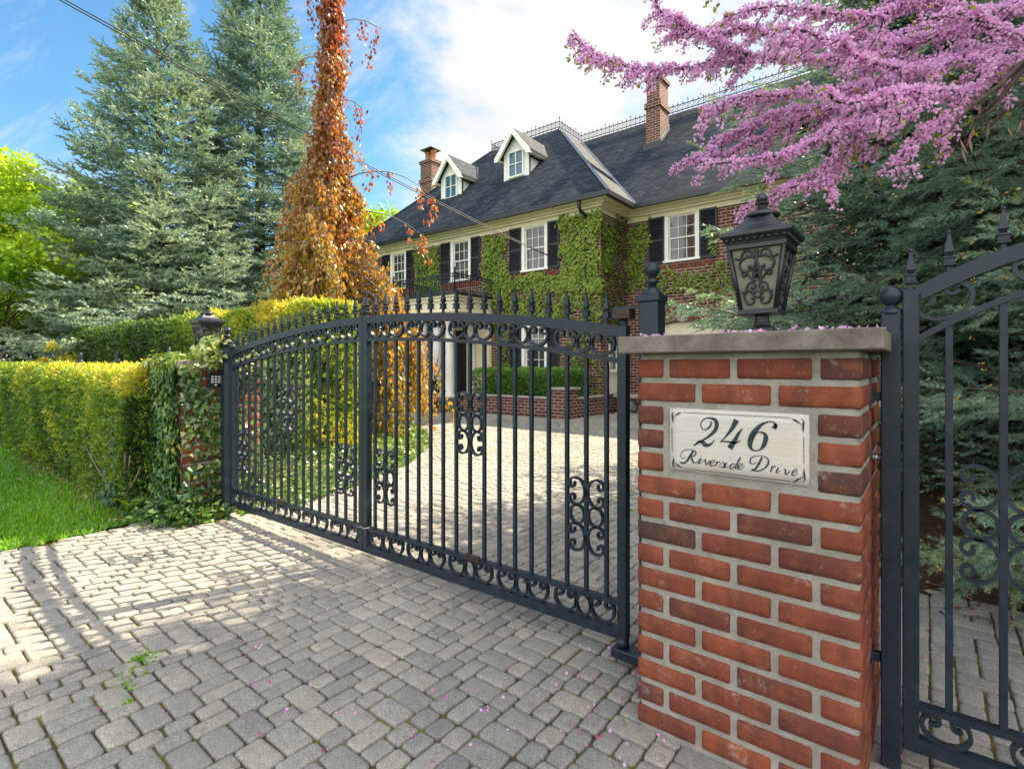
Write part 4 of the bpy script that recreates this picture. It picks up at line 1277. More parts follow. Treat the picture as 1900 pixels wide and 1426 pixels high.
# downspout with swan neck
MB().tube([(-6.70, 11.09, 5.22), (-6.70, 11.09, 5.08), (-6.70, 11.16, 4.98), (-6.70, 11.38, 4.93), (-6.70, 11.45, 4.84), (-6.70, 11.45, .15), (-6.64, 11.40, .05)], .042, 10).build('downspout', M['gutter'], HOUSE)
MB().bbox((WX + .004, 11.68, .98), (WX + .09, 11.82, 1.17), .006).build('meter_box', M['greybox'], HOUSE)

# dormers
def dormer(cx, base=6.84):
    f = 12.66; hw = .475; ez = base + .86; pk = ez + .66
    m = MB(); m.prism([(cx - hw, base), (cx + hw, base), (cx + hw, ez), (cx, pk - .10), (cx - hw, ez)], f, f + 1.9)
    d = m.build('dormer', M['white'], HOUSE)
    m = MB()
    for s in (-1, 1):
        P = [(cx, pk), (cx + s * .70, ez - .14), (cx + s * .70, ez - .20), (cx, pk - .07)]
        P3 = [(a, f - .22, b) for a, b in P] + [(a, f + 2.1, b) for a, b in P]
        m.add(P3, [(0, 1, 2, 3), (7, 6, 5, 4), (0, 4, 5, 1), (1, 5, 6, 2), (2, 6, 7, 3), (3, 7, 4, 0)])
    m.build('dormer_roof', M['roof'], d, 'slope')
    m = MB()
    for s in (-1, 1):
        P = [(cx, pk - .012), (cx + s * .685, ez - .15), (cx + s * .685, ez - .27), (cx + s * .56, ez - .27), (cx, pk - .20)]
        vs = [(a, f - .245, b) for a, b in P] + [(a, f - .17, b) for a, b in P]; n = 5
        m.add(vs, [tuple(range(n)), tuple(range(2 * n - 1, n - 1, -1))] + [(i, (i + 1) % n, n + (i + 1) % n, n + i) for i in range(n)])
        m.box((cx + s * .62 - .05, f - .165, ez - .235), (cx + s * .62 + .05, f + .9, ez - .17))
        m.box((cx + s * (hw - .04) - .045, f - .018, base - .02), (cx + s * (hw - .04) + .045, f - .003, ez - .04))
    m.box((cx - hw - .03, f - .03, base - .08), (cx + hw + .03, f - .002, base - .0))
    m.build('trim', M['white'], d)
    m = MB(); w0, w1, z0, z1 = cx - .30, cx + .30, base + .07, base + .88
    for a, b, c, e_ in ((w0, w0 + .05, z0, z1), (w1 - .05, w1, z0, z1), (w0 + .05, w1 - .05, z0, z0 + .05), (w0 + .05, w1 - .05, z1 - .05, z1), (cx - .012, cx + .012, z0 + .05, z1 - .05)):
        m.box((a, f - .05, c), (b, f - .004, e_))
    for a, b in ((w0 + .05, cx - .012), (cx + .012, w1 - .05)): m.box((a, f - .045, (z0 + z1) / 2 - .012), (b, f - .010, (z0 + z1) / 2 + .012))
    m.build('window_frame', M['white'], d)
    MB().box((w0 + .05, f - .009, z0 + .05), (w1 - .05, f - .003, z1 - .05)).build('pane', M['bglass'], d)
    m = MB()
    for s in (-1, 1):
        m.box((cx + s * (hw + .006) - .004, f + .02, base + .02), (cx + s * (hw + .006) + .004, f + .07, ez - .22))
        m.box((cx + s * (hw + .006) - .004, f + .07, ez - .27), (cx + s * (hw + .006) + .004, f + 1.0, ez - .22))
    m.build('cheek_trim', M['gutter'], d)
    return d
dormer(-12.65, 6.76); dormer(-9.86, 6.86)

# chimneys
def chimney(x0, x1_, ya, yb, z0, z1, pots):
    m = MB()
    zs = z1 - .95
    m.box((x0, ya, z0), (x1_, yb, zs)); m.box((x0 - .04, ya - .04, zs), (x1_ + .04, yb + .04, zs + .16)); m.box((x0 + .015, ya + .015, zs + .16), (x1_ - .015, yb - .015, z1 - .12)); m.box((x0 - .035, ya - .035, z1 - .12), (x1_ + .035, yb + .035, z1))
    c = m.build('chimney', M['gbrick'], HOUSE, 'wall')
    for px_, py_, h in pots: MB().lathe([(.13, 0), (.12, .05), (.115, h - .06), (.14, h - .04), (.14, h), (.10, h)], (px_, py_, z1), 14).build('chimney_pot', M['terracotta'], c)
    MB().box((x0 - .06, ya - .07, z0 + .28), (x1_ + .06, ya - .012, z0 + .55)).build('flashing', M['gutter'], c)
    m = MB()
    m.prism([(ya - .02, z0 + .45), (yb, z0 + .45 + (yb - ya)), (yb, z0 + .62 + (yb - ya)), (ya - .02, z0 + .62)], x1_ + .005, x1_ + .03, 'x')
    m.build('side_flashing', M['lead'], c)
    return c
chimney(-6.64, -6.20, 14.85, 15.5, 7.25, 9.80, [(-6.42, 15.2, .25)])
cc = chimney(-16.85, -16.15, 15.0, 15.55, 5.0, 9.80, [(-16.66, 15.28, .42), (-16.33, 15.28, .42)])
MB().box((-16.83, 14.98, 10.26), (-16.17, 15.57, 10.29), Matrix.Translation((0, 0, 0)) @ Matrix.Rotation(0, 4, 'X')).build('rain_cap', M['gutter'], cc)

# porch
m = MB()
PX0, PX1, PY = -12.27, -9.77, 9.9
m.box((PX0 + .06, PY + .06, 2.50), (PX1 - .06, WY - .003, 2.98))
m.box((PX0 + .03, PY + .03, 2.62), (PX1 - .03, WY - .004, 2.66)); m.box((PX0 + .02, PY + .02, 2.92), (PX1 - .02, WY - .005, 3.01)); m.box((PX0 - .03, PY - .03, 3.01), (PX1 + .03, WY - .006, 3.06))
m.build('porch_entablature', M['cream'], HOUSE)
MB().box((PX0 - .06, PY - .06, 3.06), (PX1 + .06, WY - .003, 3.13)).build('porch_roof', M['gutter'], HOUSE)
for x, y in ((-12.03, 10.05), (-11.6, 10.05), (-11.16, 10.05), (-10.6, 10.05), (-10.12, 10.05), (-10.53, 11.36), (-12.0, 11.36)):
    m = MB().lathe([(.15, .33), (.15, .37), (.135, .39), (.135, .42), (.115, .44), (.118, .9), (.114, 1.5), (.100, 2.33), (.115, 2.35), (.115, 2.38), (.13, 2.42), (.135, 2.46)], (x, y, 0), 20)
    m.box((x - .16, y - .16, .33), (x + .16, y + .16, .36)); m.box((x - .15, y - .15, 2.455), (x + .15, y + .135, 2.5))
    m.build('porch_column', M['white'], HOUSE)
m = MB()
m.box((-11.95, WY - .05, .33), (-11.32, WY - .003, 2.48)); m.box((-10.80, WY - .05, .33), (-9.86, WY - .003, 2.48)); m.box((-11.32, WY - .05, 2.25), (-10.80, WY - .003, 2.48))
for a in (-11.9, -11.55, -10.78, -10.20, -9.98): m.box((a, WY - .08, .33), (a + .10, WY - .052, 2.46))
m.build('door_surround', M['cream'], HOUSE)
dd = MB().box((-11.32, WY + .05, .33), (-10.80, WY + .09, 2.25)).build('front_door', M['dark'], HOUSE)
m = MB()
for a, b, c, d_ in ((-11.27, -11.09, .45, 1.1), (-11.03, -10.85, .45, 1.1), (-11.27, -11.09, 1.2, 2.1), (-11.03, -10.85, 1.2, 2.1)): m.box((a, WY + .035, c), (b, WY + .048, d_))
m.build('door_panel', M['dark'], dd)
MB().sphere((-10.86, WY + .02, 1.2), .03, 10, 6).build('door_knob', M['zinc'], dd)
m = MB(); m.box((-12.45, 9.72, 0), (-9.63, WY - .003, .325)); m.build('porch_floor', M['sandstone'], HOUSE)
m = MB(); m.box((-12.5, 9.40, 0), (-9.62, 9.718, .22)); m.box((-12.52, 9.10, 0), (-9.61, 9.398, .11)); m.build('porch_step', M['sandstone'], HOUSE)
# balcony railing
m = MB(); bz0 = 3.135
def rail(p, q):
    P, Q = Vector(p), Vector(q); L = (Q - P).length; n = int(L / .085); d = (Q - P) / n; sd = (Q - P).cross(Vector((0, 0, 1))).normalized()
    for zz, w_ in ((.05, .02), (.40, .02), (.48, .028)): m.sweep([P + Vector((0, 0, zz)), Q + Vector((0, 0, zz))], w_, .02, sd)
    for i in range(n + 1):
        c = P + d * i; m.box((c.x - .006, c.y - .006, bz0), (c.x + .006, c.y + .006, bz0 + .47))
        if i % 2 == 0 and i < n:
            c2 = c + d * .5 + Vector((0, 0, .44)); u = d.normalized()
            m.tube([c2 + u * (.03 * math.cos(k * .785)) + Vector((0, 0, .03 * math.sin(k * .785))) for k in range(8)], .005, 4, closed=True)
        if i % 5 == 2:
            for s in (-1, 1):
                c2 = c + Vector((0, 0, .25 + s * .05)); u = d.normalized()
                m.tube([c2 + u * (.035 * math.cos(k * .785)) + Vector((0, 0, .035 * math.sin(k * .785))) for k in range(8)], .006, 4, closed=True)
rail((PX0, PY, bz0), (PX1, PY, bz0)); rail((PX1, PY, bz0), (PX1, WY - .05, bz0)); rail((PX0, PY, bz0), (PX0, WY - .05, bz0))
for c in ((PX0, PY), (PX1, PY)): m.lathe([(.025, 0), (.025, .5), (.035, .52), (.02, .55), (.035, .60), (.01, .66)], (c[0], c[1], bz0), 8)
m.build('balcony_railing', M['iron'], HOUSE)

# number plate and wall lantern on the garage wall
pl = MB().bbox((-3.72, WY2 - .03, 2.44), (-3.20, WY2 - .003, 2.73), .004).build('house_number_plate', M['stone'], HOUSE)
cu = bpy.data.curves.new('tmp', 'FONT'); cu.body = '246'; cu.size = .27; cu.extrude = .003; cu.align_x = 'CENTER'; cu.align_y = 'CENTER'; cu.offset = .003
tmp = bpy.data.objects.new('tmp', cu); COL.objects.link(tmp)
dg = bpy.context.evaluated_depsgraph_get(); dg.update()
me = bpy.data.meshes.new_from_object(tmp.evaluated_get(dg)); bpy.data.objects.remove(tmp)
me.transform(Matrix.Translation((-3.46, WY2 - .034, 2.585)) @ Matrix.Rotation(R_(90), 4, 'X'))
me.materials.clear()
link('number_lettering', me, M['ink'], pl)
m = MB(); lx, ly, lz = -3.46, WY2 - .26, 2.98
m.tube([(lx, WY2 - .01, lz + .02), (lx, WY2 - .08, lz + .12), (lx, WY2 - .2, lz + .2), (lx, ly, lz + .19)], .012, 6)
m.lathe([(.06, .15), (.075, .13), (.02, .21), (.01, .26)], (lx, ly, lz), 8); m.lathe([(.05, -.14), (.06, -.12), (.055, -.10)], (lx, ly, lz), 8)
for k in range(6): a = k * 1.047; m.tube([(lx + .055 * math.cos(a), ly + .055 * math.sin(a), lz - .11), (lx + .07 * math.cos(a), ly + .07 * math.sin(a), lz + .14)], .006, 4)
m.tube([(lx, WY2 - .02, lz - .02), (lx - .12, WY2 - .03, lz - .08), (lx - .22, WY2 - .03, lz - .04), (lx - .26, WY2 - .03, lz + .06)], .009, 5)
wl = m.build('wall_lantern', M['lantern'], HOUSE)
MB().lathe([(.042, -.10), (.052, .13)], (lx, ly, lz), 8).build('lantern_glass', M['lglass'], wl)

# ---------------------------------------------------------------- beds and furniture before the house
t = thing('brick_planter', 'low brick planter wall with stone coping and a corner pier before the house', 'planter', (-7.9, 10, 0))
m = MB(); m.box((-9.55, 9.88, 0), (-6.62, 10.05, .41)); m.box((-6.36, 10.18, 0), (-6.19, 11.47, .41)); m.build('wall', M['gbrick'], t, 'wall')
m = MB(); m.bbox((-9.57, 9.84, .41), (-6.63, 10.08, .455), .008); m.bbox((-6.38, 10.19, .41), (-6.15, 11.47, .455), .008); m.build('coping', M['stone'], t)
pr = MB().box((-6.61, 9.77, 0), (-6.17, 10.17, .63)).build('pier', M['gbrick'], t, 'wall')
MB().bbox((-6.66, 9.72, .63), (-6.12, 10.22, .685), .01).build('pier_cap', M['stone'], pr)
MB().box((-9.54, 10.055, 0), (-6.37, 11.49, .36)).build('soil', M['soil'], t)
def urn(x, y, label):
    t = thing('garden_urn', label, 'urn', (x, y, 0), 'urns flanking the porch steps')
    MB().bbox((x - .17, y - .17, 0), (x + .17, y + .17, .26), .01).build('pedestal', M['urn'], t)
    m = MB().lathe([(.11, .26), (.11, .29), (.05, .33), (.05, .38), (.10, .42), (.155, .50), (.165, .58), (.15, .64), (.16, .72), (.20, .79), (.215, .80), (.215, .82), (.17, .81), (.13, .70)], (x, y, 0), 22)
    for s in (-1, 1): m.tube([(x + s * .155, y, .52), (x + s * .20, y, .56), (x + s * .20, y, .66), (x + s * .16, y, .70)], .012, 6)
    m.build('bowl', M['urn'], t)
    m = MB(); r_ = random.Random(5)
    for i in range(34):
        a = r_.uniform(0, 6.28); l = r_.uniform(.5, 1.0); sp = r_.uniform(.1, .42)
        p0 = Vector((x + .05 * math.cos(a), y + .05 * math.sin(a), .78))
        p2 = p0 + Vector((math.cos(a) * sp * l, math.sin(a) * sp * l, l)); p1 = (p0 + p2) / 2 + Vector((r_.uniform(-.03, .03), r_.uniform(-.03, .03), 0))
        m.tube([p0, p1, p2], [.007, .005, .002], 4)
        if r_.random() < .7: m.tube([p1, p1 + Vector((r_.uniform(-.1, .1), r_.uniform(-.1, .1), .22))], [.004, .0015], 4)
    m.build('bare_twigs', M['twig'], t)
urn(-9.93, 9.30, 'dark cast urn of bare twigs at the right of the porch steps')
urn(-11.75, 9.30, 'dark cast urn of bare twigs at the left of the steps, half behind orange leaves')
t = thing('stone_bench', 'pale stone bench slab against the wall by the downspout', 'bench', (-5.85, 12.3, 0))
MB().bbox((-6.25, 12.0, .38), (-5.4, 12.45, .45), .008).build('seat', M['stone'], t)
for x in (-6.15, -5.55): MB().bbox((x, 12.05, 0), (x + .08, 12.4, .378), .006).build('leg', M['stone'], t)
V, F = rough_box((-6.02, 12.12, .0), (-5.72, 12.36, .27), .05, .018, .05)
s_ = np_mesh('cloth_bag', V, F, mat_plain('grey_canvas', (.22, .24, .24), .8, 0, .3, 9, .5), None, None, True)
meta(s_, 'crumpled grey canvas bag under the stone bench', 'bag')
# overhead service cable: two strands from the wall to beyond the left edge
t = thing('service_cable', 'pair of black overhead cables running from the house wall up across the sky', 'cable', (-7.1, 11.5, 3.7))
A, B_ = Vector((-7.10, 11.46, 3.70)), Vector((-7.90, 1.396, 5.74)); D_ = B_ - A
ext = 1.6
for k, off in enumerate((Vector((0, 0, 0)), Vector((.0, .02, -.040)))):
    pts = [A + D_ * (ext * i / 40) + off * min(1, i / 6) + Vector((0, 0, -.30 * 4 * (i / 40) * (1 - i / 40))) * 1.0 for i in range(41)]
    MB().tube(pts, .0075, 6).build('strand', M['cable'], t)
MB().bbox((-7.13, 11.42, 3.62), (-7.07, 11.497, 3.75), .005).build('wall_hook', M['greybox'], t)

# ================================================================== GROUND
def poly_sheet(name, pts, z, mat, kind='structure'):
    me = bpy.data.meshes.new(name); me.from_pydata([(a, b, z) for a, b in pts], [], [tuple(range(len(pts)))])
    o = link(name, me, mat, None); o['kind'] = kind; return o
poly_sheet('ground', [(-400, -400), (400, -400), (400, 400), (-400, 400)], -.060, M['turf'])
drive = poly_sheet('driveway', [(-14, -6), (5.5, -6), (5.5, 13.5), (-14, 13.5)], -.012, M['joint'])
BED = [(1.95, -4.30), (2.27, -4.22), (2.53, -4.23), (3.12, -4.45), (4.18, -4.98), (5.3, -5.84), (6.06, -6.79), (6.82, -7.8), (7.6, -9.4), (8.1, -12.0)]   # (y, x) drive edge
def bed_x(y): return np.interp(y, [p[0] for p in BED], [p[1] for p in BED])
def lawn_x(y): return -4.56 + .05 * np.sin(y * 2.3) - .02 * y
SPB_ = [(3.25, 9), (3.35, -.1), (3.9, -.75), (5, -1.2), (7, -1.5), (10, -1.2)]
def on_drive(x, y):
    x = np.asarray(x); y = np.asarray(y)
    a = np.where(y < 1.47, x > lawn_x(y), np.where(y < 2.2, x > -4.36, np.where(y < 8.1, x > bed_x(y), True)))
    sp = (y > 3.25) & (x > np.interp(y, [3.25, 3.45, 3.9, 5, 7, 10.5, 12.9], [3.5, -.15, -.6, -1.0, -1.3, -1.2, -1.2]))
    pl_ = (y > 9.80) & (x > -9.6) & (x < -6.15)
    po = (y > 9.08) & (x < -9.6)
    bp = (x > -.69) & (x < -.17) & (y > 1.61) & (y < 2.13)
    return a & ~sp & ~pl_ & ~po & (y < 12.9) & ~((y > 11.45) & (x < -6.3)) & ~bp
# lawn and beds lie 4 mm above the joint sand sheet
ly = np.linspace(-6, 1.47, 30)
poly_sheet('lawn', [(-60, -6)] + [(float(lawn_x(y)) , float(y)) for y in ly] + [(-60, 1.47)], .004, M['turf'])
by = np.linspace(2.2, 8.1, 30)
poly_sheet('flower_bed', [(-60, 1.475), (-4.375, 1.475), (-4.375, 2.2)] + [(float(bed_x(y)), float(y)) for y in by] + [(-60, 8.1)], .004, M['soil'])
poly_sheet('spruce_bed', [(9, 3.3), (-.1, 3.4), (-.6, 3.9), (-1.0, 5), (-1.3, 7), (-1.2, 10.5), (-1.2, 12.9), (9, 12.9)], -.002, M['soil'])

# ---------------------------------------------------------------- cobbles: random bond on a small grid
def cobbles():
    mx, my = .0745, .0462
    X0, X1, Y0_, Y1 = -10.5, 1.9, -.35, 12.9
    nx, ny = int((X1 - X0) / mx), int((Y1 - Y0_) / my)
    occ = np.zeros((nx, ny), bool); out = []
    rr = random.Random(3)
    for j in range(ny):
        for i in range(nx):
            if occ[i, j]: continue
            opts = [((2, 2), .42), ((1, 3), .24), ((1, 2), .34)]
            rr_ = rr.random(); s = 0; pick = (1, 2)
            for o_, p in opts:
                s += p
                if rr_ < s: pick = o_; break
            def fits(a, b): return i + a <= nx and j + b <= ny and not occ[i:i + a, j:j + b].any()
            for c in (pick, (1, 2), (2, 1), (1, 1)):
                if fits(*c): break
            occ[i:i + c[0], j:j + c[1]] = True
            out.append((X0 + i * mx, Y0_ + j * my, c[0] * mx, c[1] * my))
    A = np.array(out)
    # keep a gentle wander in the courses
    cx = A[:, 0] + A[:, 2] / 2; cy = A[:, 1] + A[:, 3] / 2
    ok = on_drive(cx, cy)
    xc = cx * .7837 + cy * .6211; zc = -cx * .6211 + cy * .7837
    vis = (zc > .2) & (np.abs(xc) < zc * 1.05 + 1.2)
    return A[ok & vis], zc[ok & vis]
A, zc = cobbles()
near = zc < 6.5
def paver_mesh(A, seg, gap):
    n = len(A); w = A[:, 2] / 2 - gap; d = A[:, 3] / 2 - gap
    w = w * (1 + rng.uniform(-.02, .02, n)); d = d * (1 + rng.uniform(-.03, .02, n))
    cx = A[:, 0] + A[:, 2] / 2 + rng.normal(size=n) * .0012; cy = A[:, 1] + A[:, 3] / 2 + rng.normal(size=n) * .0012
    rot = rng.normal(size=n) * .012
    tz = rng.normal(size=n) * .0012; tx = rng.normal(size=n) * .010; ty = rng.normal(size=n) * .014
    prof = [(0.0, -.020), (0.0, -.0065), (.0022, -.0022), (.0065, -.0003), (.014, .0008)] if seg > 1 else [(0.0, -.015), (0.001, -.003), (.006, 0)]
    K = 4 * (seg + 1)
    rc = rng.uniform(.010, .018, n)
    ang = np.concatenate([np.linspace(q * math.pi / 2, (q + 1) * math.pi / 2, seg + 1) for q in range(4)])
    sx = np.repeat([1, -1, -1, 1], seg + 1); sy = np.repeat([1, 1, -1, -1], seg + 1)
    rings = []
    wob = 1 + rng.normal(size=(n, K)) * .012
    for ins, z in prof:
        ww = (w - ins)[:, None]; dd = (d - ins)[:, None]; r = np.maximum(rc[:, None] - ins * .5, .003)
        # slightly barrelled sides as on tumbled stones
        x = sx * (ww - r) + r * np.cos(ang); y = sy * (dd - r) + r * np.sin(ang)
        x = x * wob; y = y * wob
        zz = z + tz[:, None] + tx[:, None] * x + ty[:, None] * y
        c, s = np.cos(rot)[:, None], np.sin(rot)[:, None]
        rings.append(np.stack([cx[:, None] + x * c - y * s, cy[:, None] + x * s + y * c, zz], -1))
    V = np.concatenate(rings, 1)                      # n, K*R, 3
    Rn = len(prof)
    cen = np.stack([cx, cy, prof[-1][1] + tz + .0005], -1)[:, None]
    V = np.concatenate([V, cen], 1); per = K * Rn + 1
    F = []
    for k in range(Rn - 1):
        for i in range(K):
            j = (i + 1) % K
            F.append((k * K + i, k * K + j, (k + 1) * K + j)); F.append((k * K + i, (k + 1) * K + j, (k + 1) * K + i))
    for i in range(K): F.append(((Rn - 1) * K + i, (Rn - 1) * K + (i + 1) % K, per - 1))
    F = np.array(F)[None] + (np.arange(n) * per)[:, None, None]
    T = np.repeat(np.clip(rng.beta(2.2, 2.2, n), 0, 1)[:, None], per, 1)
    return V.reshape(-1, 3), F.reshape(-1, 3), T.ravel()
v, f, tn = paver_mesh(A[near], 3, .0030)
o = np_mesh('driveway_pavers', v, f, M['paver'], None, tn, True); o['kind'] = 'structure'
v, f, tn = paver_mesh(A[~near], 1, .0035)
o = np_mesh('driveway_pavers_far', v, f, M['paver'], None, tn, True); o['kind'] = 'structure'
print('pavers', len(A), near.sum())

# ---------------------------------------------------------------- grass
def grass():
    n = 90000
    u = rng.uniform(0, 1, n); d = 1.8 + 9 * u ** 1.7
    px = rng.uniform(-.12, .36, n)   # horizontal tangent fraction from the left frame edge
    tx = -1.05 + px
    X = d * (tx * .7837 - .6211); Y = d * (tx * .6211 + .7837)
    k = (X < lawn_x(Y) + .025 * np.sin(Y * 19) + .018 * np.sin(Y * 43 + 1) + rng.uniform(-.05, .045, n)) & (Y < 1.40 - .35 * rng.uniform(0, 1, n) ** 3) & (Y > -1.5)
    X, Y, d = X[k], Y[k], d[k]
    n = len(X)
    h = rng.uniform(.018, .042, n) * (1 + .05 * d); wv = .0022 * (.6 + d * .35)
    TV = [(-1, 0, 0), (1, 0, 0), (.5, .25, .55), (-.5, .25, .55), (0, .8, 1)]; TF = [(0, 1, 2), (0, 2, 3), (3, 2, 4)]
    D = rng.normal(size=(n, 3)) * .45; D[:, 2] = 1
    Rm = frames(D, rng.uniform(0, 6.28, n))
    S = np.stack([wv, h * .5, h], 1)
    tone = .42 + .18 * np.sin(X * 1.3 + Y * 2.1) + rng.normal(size=n) * .1 + .2 * (rng.uniform(size=n) < .1)
    v, f, t_ = scatter(TV, TF, np.stack([X, Y, np.full(n, .0)], 1), Rm, S, tone, .1)
    o = np_mesh('grass', v, f, M['grass'], None, t_); o['kind'] = 'stuff'
grass()
# fallen petals
def flakes(name, X, Y, Z, size, mat, tone, label=None, kind='stuff', tmpl=None):
    n = len(X)
    TV = [(0, 0, 0), (-.5, .1, .5), (0, .25, 1), (.5, .1, .5)]; TF = [(0, 1, 2), (0, 2, 3)]
    if tmpl: TV, TF = tmpl
    D = rng.normal(size=(n, 3)); D[:, 2] *= .35
    v, f, t_ = scatter(TV, TF, np.stack([X, Y, Z], 1), frames(D, rng.uniform(0, 6.28, n)), size, tone, .2)
    o = np_mesh(name, v, f, mat, None, t_); o['kind'] = kind; return o
n = 1500
Y = rng.uniform(.5, 3.6, n); X = rng.uniform(-2.6, .9, n) ; k = rng.uniform(0, 1, n) < np.clip(.25 + .75 * np.exp(-((X + .55) / .75) ** 2), 0, 1) * np.clip(1.4 - Y * .25, .25, 1)
X, Y = X[k], Y[k]; k = on_drive(X, Y); X, Y = X[k], Y[k]
j = rng.integers(0, len(X), 220)
X = np.concatenate([X, X[j] + rng.normal(size=220) * .008]); Y = np.concatenate([Y, Y[j] + rng.normal(size=220) * .008])
flakes('fallen_petals', X, Y, np.full(len(X), .004), rng.uniform(.008, .015, len(X)), M['redbud'], np.full(len(X), .42))
n = 420
X = rng.uniform(-.775, -.09, n); Y = 1.53 + .68 * rng.uniform(0, 1, n) ** 1.5; k = rng.uniform(size=n) < np.clip((X + .80) / .35, .08, 1)
X, Y = X[k], Y[k]
flakes('petals_on_cap', X, Y, np.full(len(X), 1.249), rng.uniform(.007, .014, len(X)), M['redbud'], np.full(len(X), .65))
n = 900
X = rng.uniform(-1.3, 3, n); Y = np.where(rng.uniform(size=n) < .5, rng.uniform(3.15, 3.6, n), rng.uniform(3.3, 6, n))
flakes('leaf_litter', X, Y, np.full(n, .006), rng.uniform(.02, .05, n), M['litter'], rng.uniform(.1, .9, n), tmpl=LEAF)
n = 900
X = rng.uniform(-9, -4.6, n); Y = 1.40 - np.abs(rng.normal(size=n)) * .16
flakes('hedge_litter', X, Y, np.full(n, .008), rng.uniform(.015, .045, n), M['litter'], rng.uniform(.1, .9, n), tmpl=LEAF)
# weeds growing in the joints
def weeds():
    P = []; 
    for cx, cy, r, n in ((-2.40, .70, .05, 26), (-2.47, .745, .035, 18), (-2.28, .62, .05, 22), (-2.16, .60, .02, 8), (-2.10, .25, .02, 6), (-.55, 2.9, .04, 14), (-1.9, 3.9, .05, 20), (-.35, 2.45, .03, 14), (-2.45, .24, .03, 10), (-.79, 1.55, .02, 8)):
        P += [(cx + rng.normal() * r, cy + rng.normal() * r * .5) for _ in range(n)]
    n2 = 1800   # tiny tufts scattered over the far joints
    X = rng.uniform(-8, -2, n2); Y = rng.uniform(3.2, 9, n2); X = np.round((X + 10.5) / .149) * .149 - 10.5 + rng.normal(size=n2) * .006
    k = on_drive(X, Y) & (rng.uniform(size=n2) < np.clip(.5 + .5 * np.sin(X * 1.7 + 1) * np.sin(Y * 1.3), 0, 1)); P += list(zip(X[k], Y[k]))
    X = rng.uniform(-4.2, -2, 1500) - 50; Y = rng.uniform(.2, 1.7, 1500); X = np.round((X + 10.5) / .0745) * .0745 - 10.5; k = on_drive(X, Y) & (rng.uniform(size=1500) < .35); P += list(zip(X[k], Y[k]))
    P = np.array(P); m_ = 5
    Q = np.repeat(P, m_, 0) + rng.normal(size=(len(P) * m_, 2)) * .005
    n = len(Q); D = rng.normal(size=(n, 3)); D[:, 2] = np.abs(D[:, 2]) + .3
    d = np.hypot(Q[:, 0], Q[:, 1])
    v, f, t_ = scatter(QL[0], QL[1], np.stack([Q[:, 0], Q[:, 1], np.full(n, -.004)], 1), frames(D, rng.uniform(0, 6, n)), np.where(d < 3, rng.uniform(.006, .014, n), rng.uniform(.010, .022, n)), rng.uniform(.35, .9, n), .1)
    o = np_mesh('joint_weeds', v, f, M['grass'], None, t_); o['kind'] = 'stuff'
weeds()

# ================================================================== HEDGES
def hedge(name, label, cat_, x0, x1, y0, y1, h, n_of, size_of, tone_of, mat='hedge', round_=.12, wob=.05, group=None, core=(.015, .03, .008), end_right=True, z0=0.02, tmpl=None, skirt=0.0):
    t = thing(name, label, cat_, ((x0 + x1) / 2, (y0 + y1) / 2, 0), group)
    V, F = rough_box((x0 + .10, y0 + .13, z0), (x1 - .12, y1 - .10, h - .13), .25, .02, .08)
    np_mesh('shade_core', V, F, mat_plain(name + '_painted_shade', core, .95, 0, .4, 12), t)  # solid dark core blocks see-through; its colour stands in for inner shade
    # sample front, top, right end, back
    n = n_of
    A_ = np.array([(x1 - x0) * h, (x1 - x0) * (y1 - y0), (y1 - y0) * h * (2 if end_right else .3), (x1 - x0) * h * .15])
    cnt = (n * A_ / A_.sum()).astype(int)
    P = []; N = []
    lx = x1 - x0
    # denser near the right end (near the viewer): power law
    def xs(m): return x1 - lx * rng.uniform(0, 1, m) ** 1.35
    m = cnt[0]; P.append(np.stack([xs(m), np.full(m, y0), z0 + (h - z0) * rng.uniform(0, 1, m) ** .9], 1)); N.append(np.tile([0, -1., .25], (m, 1)))
    m = cnt[1]; P.append(np.stack([xs(m), rng.uniform(y0, y1, m), np.full(m, h)], 1)); N.append(np.tile([0, -.15, 1.], (m, 1)))
    m = cnt[2]; P.append(np.stack([np.full(m, x1), rng.uniform(y0, y1, m), rng.uniform(z0, h, m)], 1)); N.append(np.tile([1., 0, .25], (m, 1)))
    m = cnt[3]; P.append(np.stack([xs(m), np.full(m, y1), rng.uniform(z0, h, m)], 1)); N.append(np.tile([0, 1., .25], (m, 1)))
    P = np.concatenate(P); N = np.concatenate(N)
    lump = np.sin(P[:, 0] * 2.9 + P[:, 2] * 1.7) * np.sin(P[:, 2] * 4.1 + 1.3 + P[:, 0]) + .7 * np.sin(P[:, 0] * 7.3 + P[:, 1] * 5 + P[:, 2] * 6.1)
    # rounded top edge
    de = np.minimum(P[:, 1] - y0, h - P[:, 2]); top = np.clip((P[:, 2] - (h - round_)) / round_, 0, 1) * (N[:, 2] < .9)
    P[:, 1] += np.where(N[:, 1] < -.5, top ** 2 * round_ * .6, 0) - np.where(N[:, 1] < -.5, skirt * np.sin(np.clip(P[:, 2] / h, 0, 1) * math.pi) , 0)
    off = lump * wob * .5 + rng.normal(size=len(P)) * wob * .45 - np.abs(rng.normal(size=len(P))) * wob * .7
    P = P + N * off[:, None]
    sz = size_of(P); tone = tone_of(P, N, off, lump)
    D = N * .8 + rand_dirs(len(P)) * .75 + np.array([0, 0, .55])
    TV, TF = tmpl or sprig(7, 1.0, .75, .42, .10)
    v, f, t_ = scatter(TV, TF, P, frames(D, rng.uniform(0, 6.28, len(P))), sz, tone, .10)
    np_mesh('foliage', v, f, M[mat], t, t_)
    return t
def dist(P): return np.hypot(P[:, 0], P[:, 1])
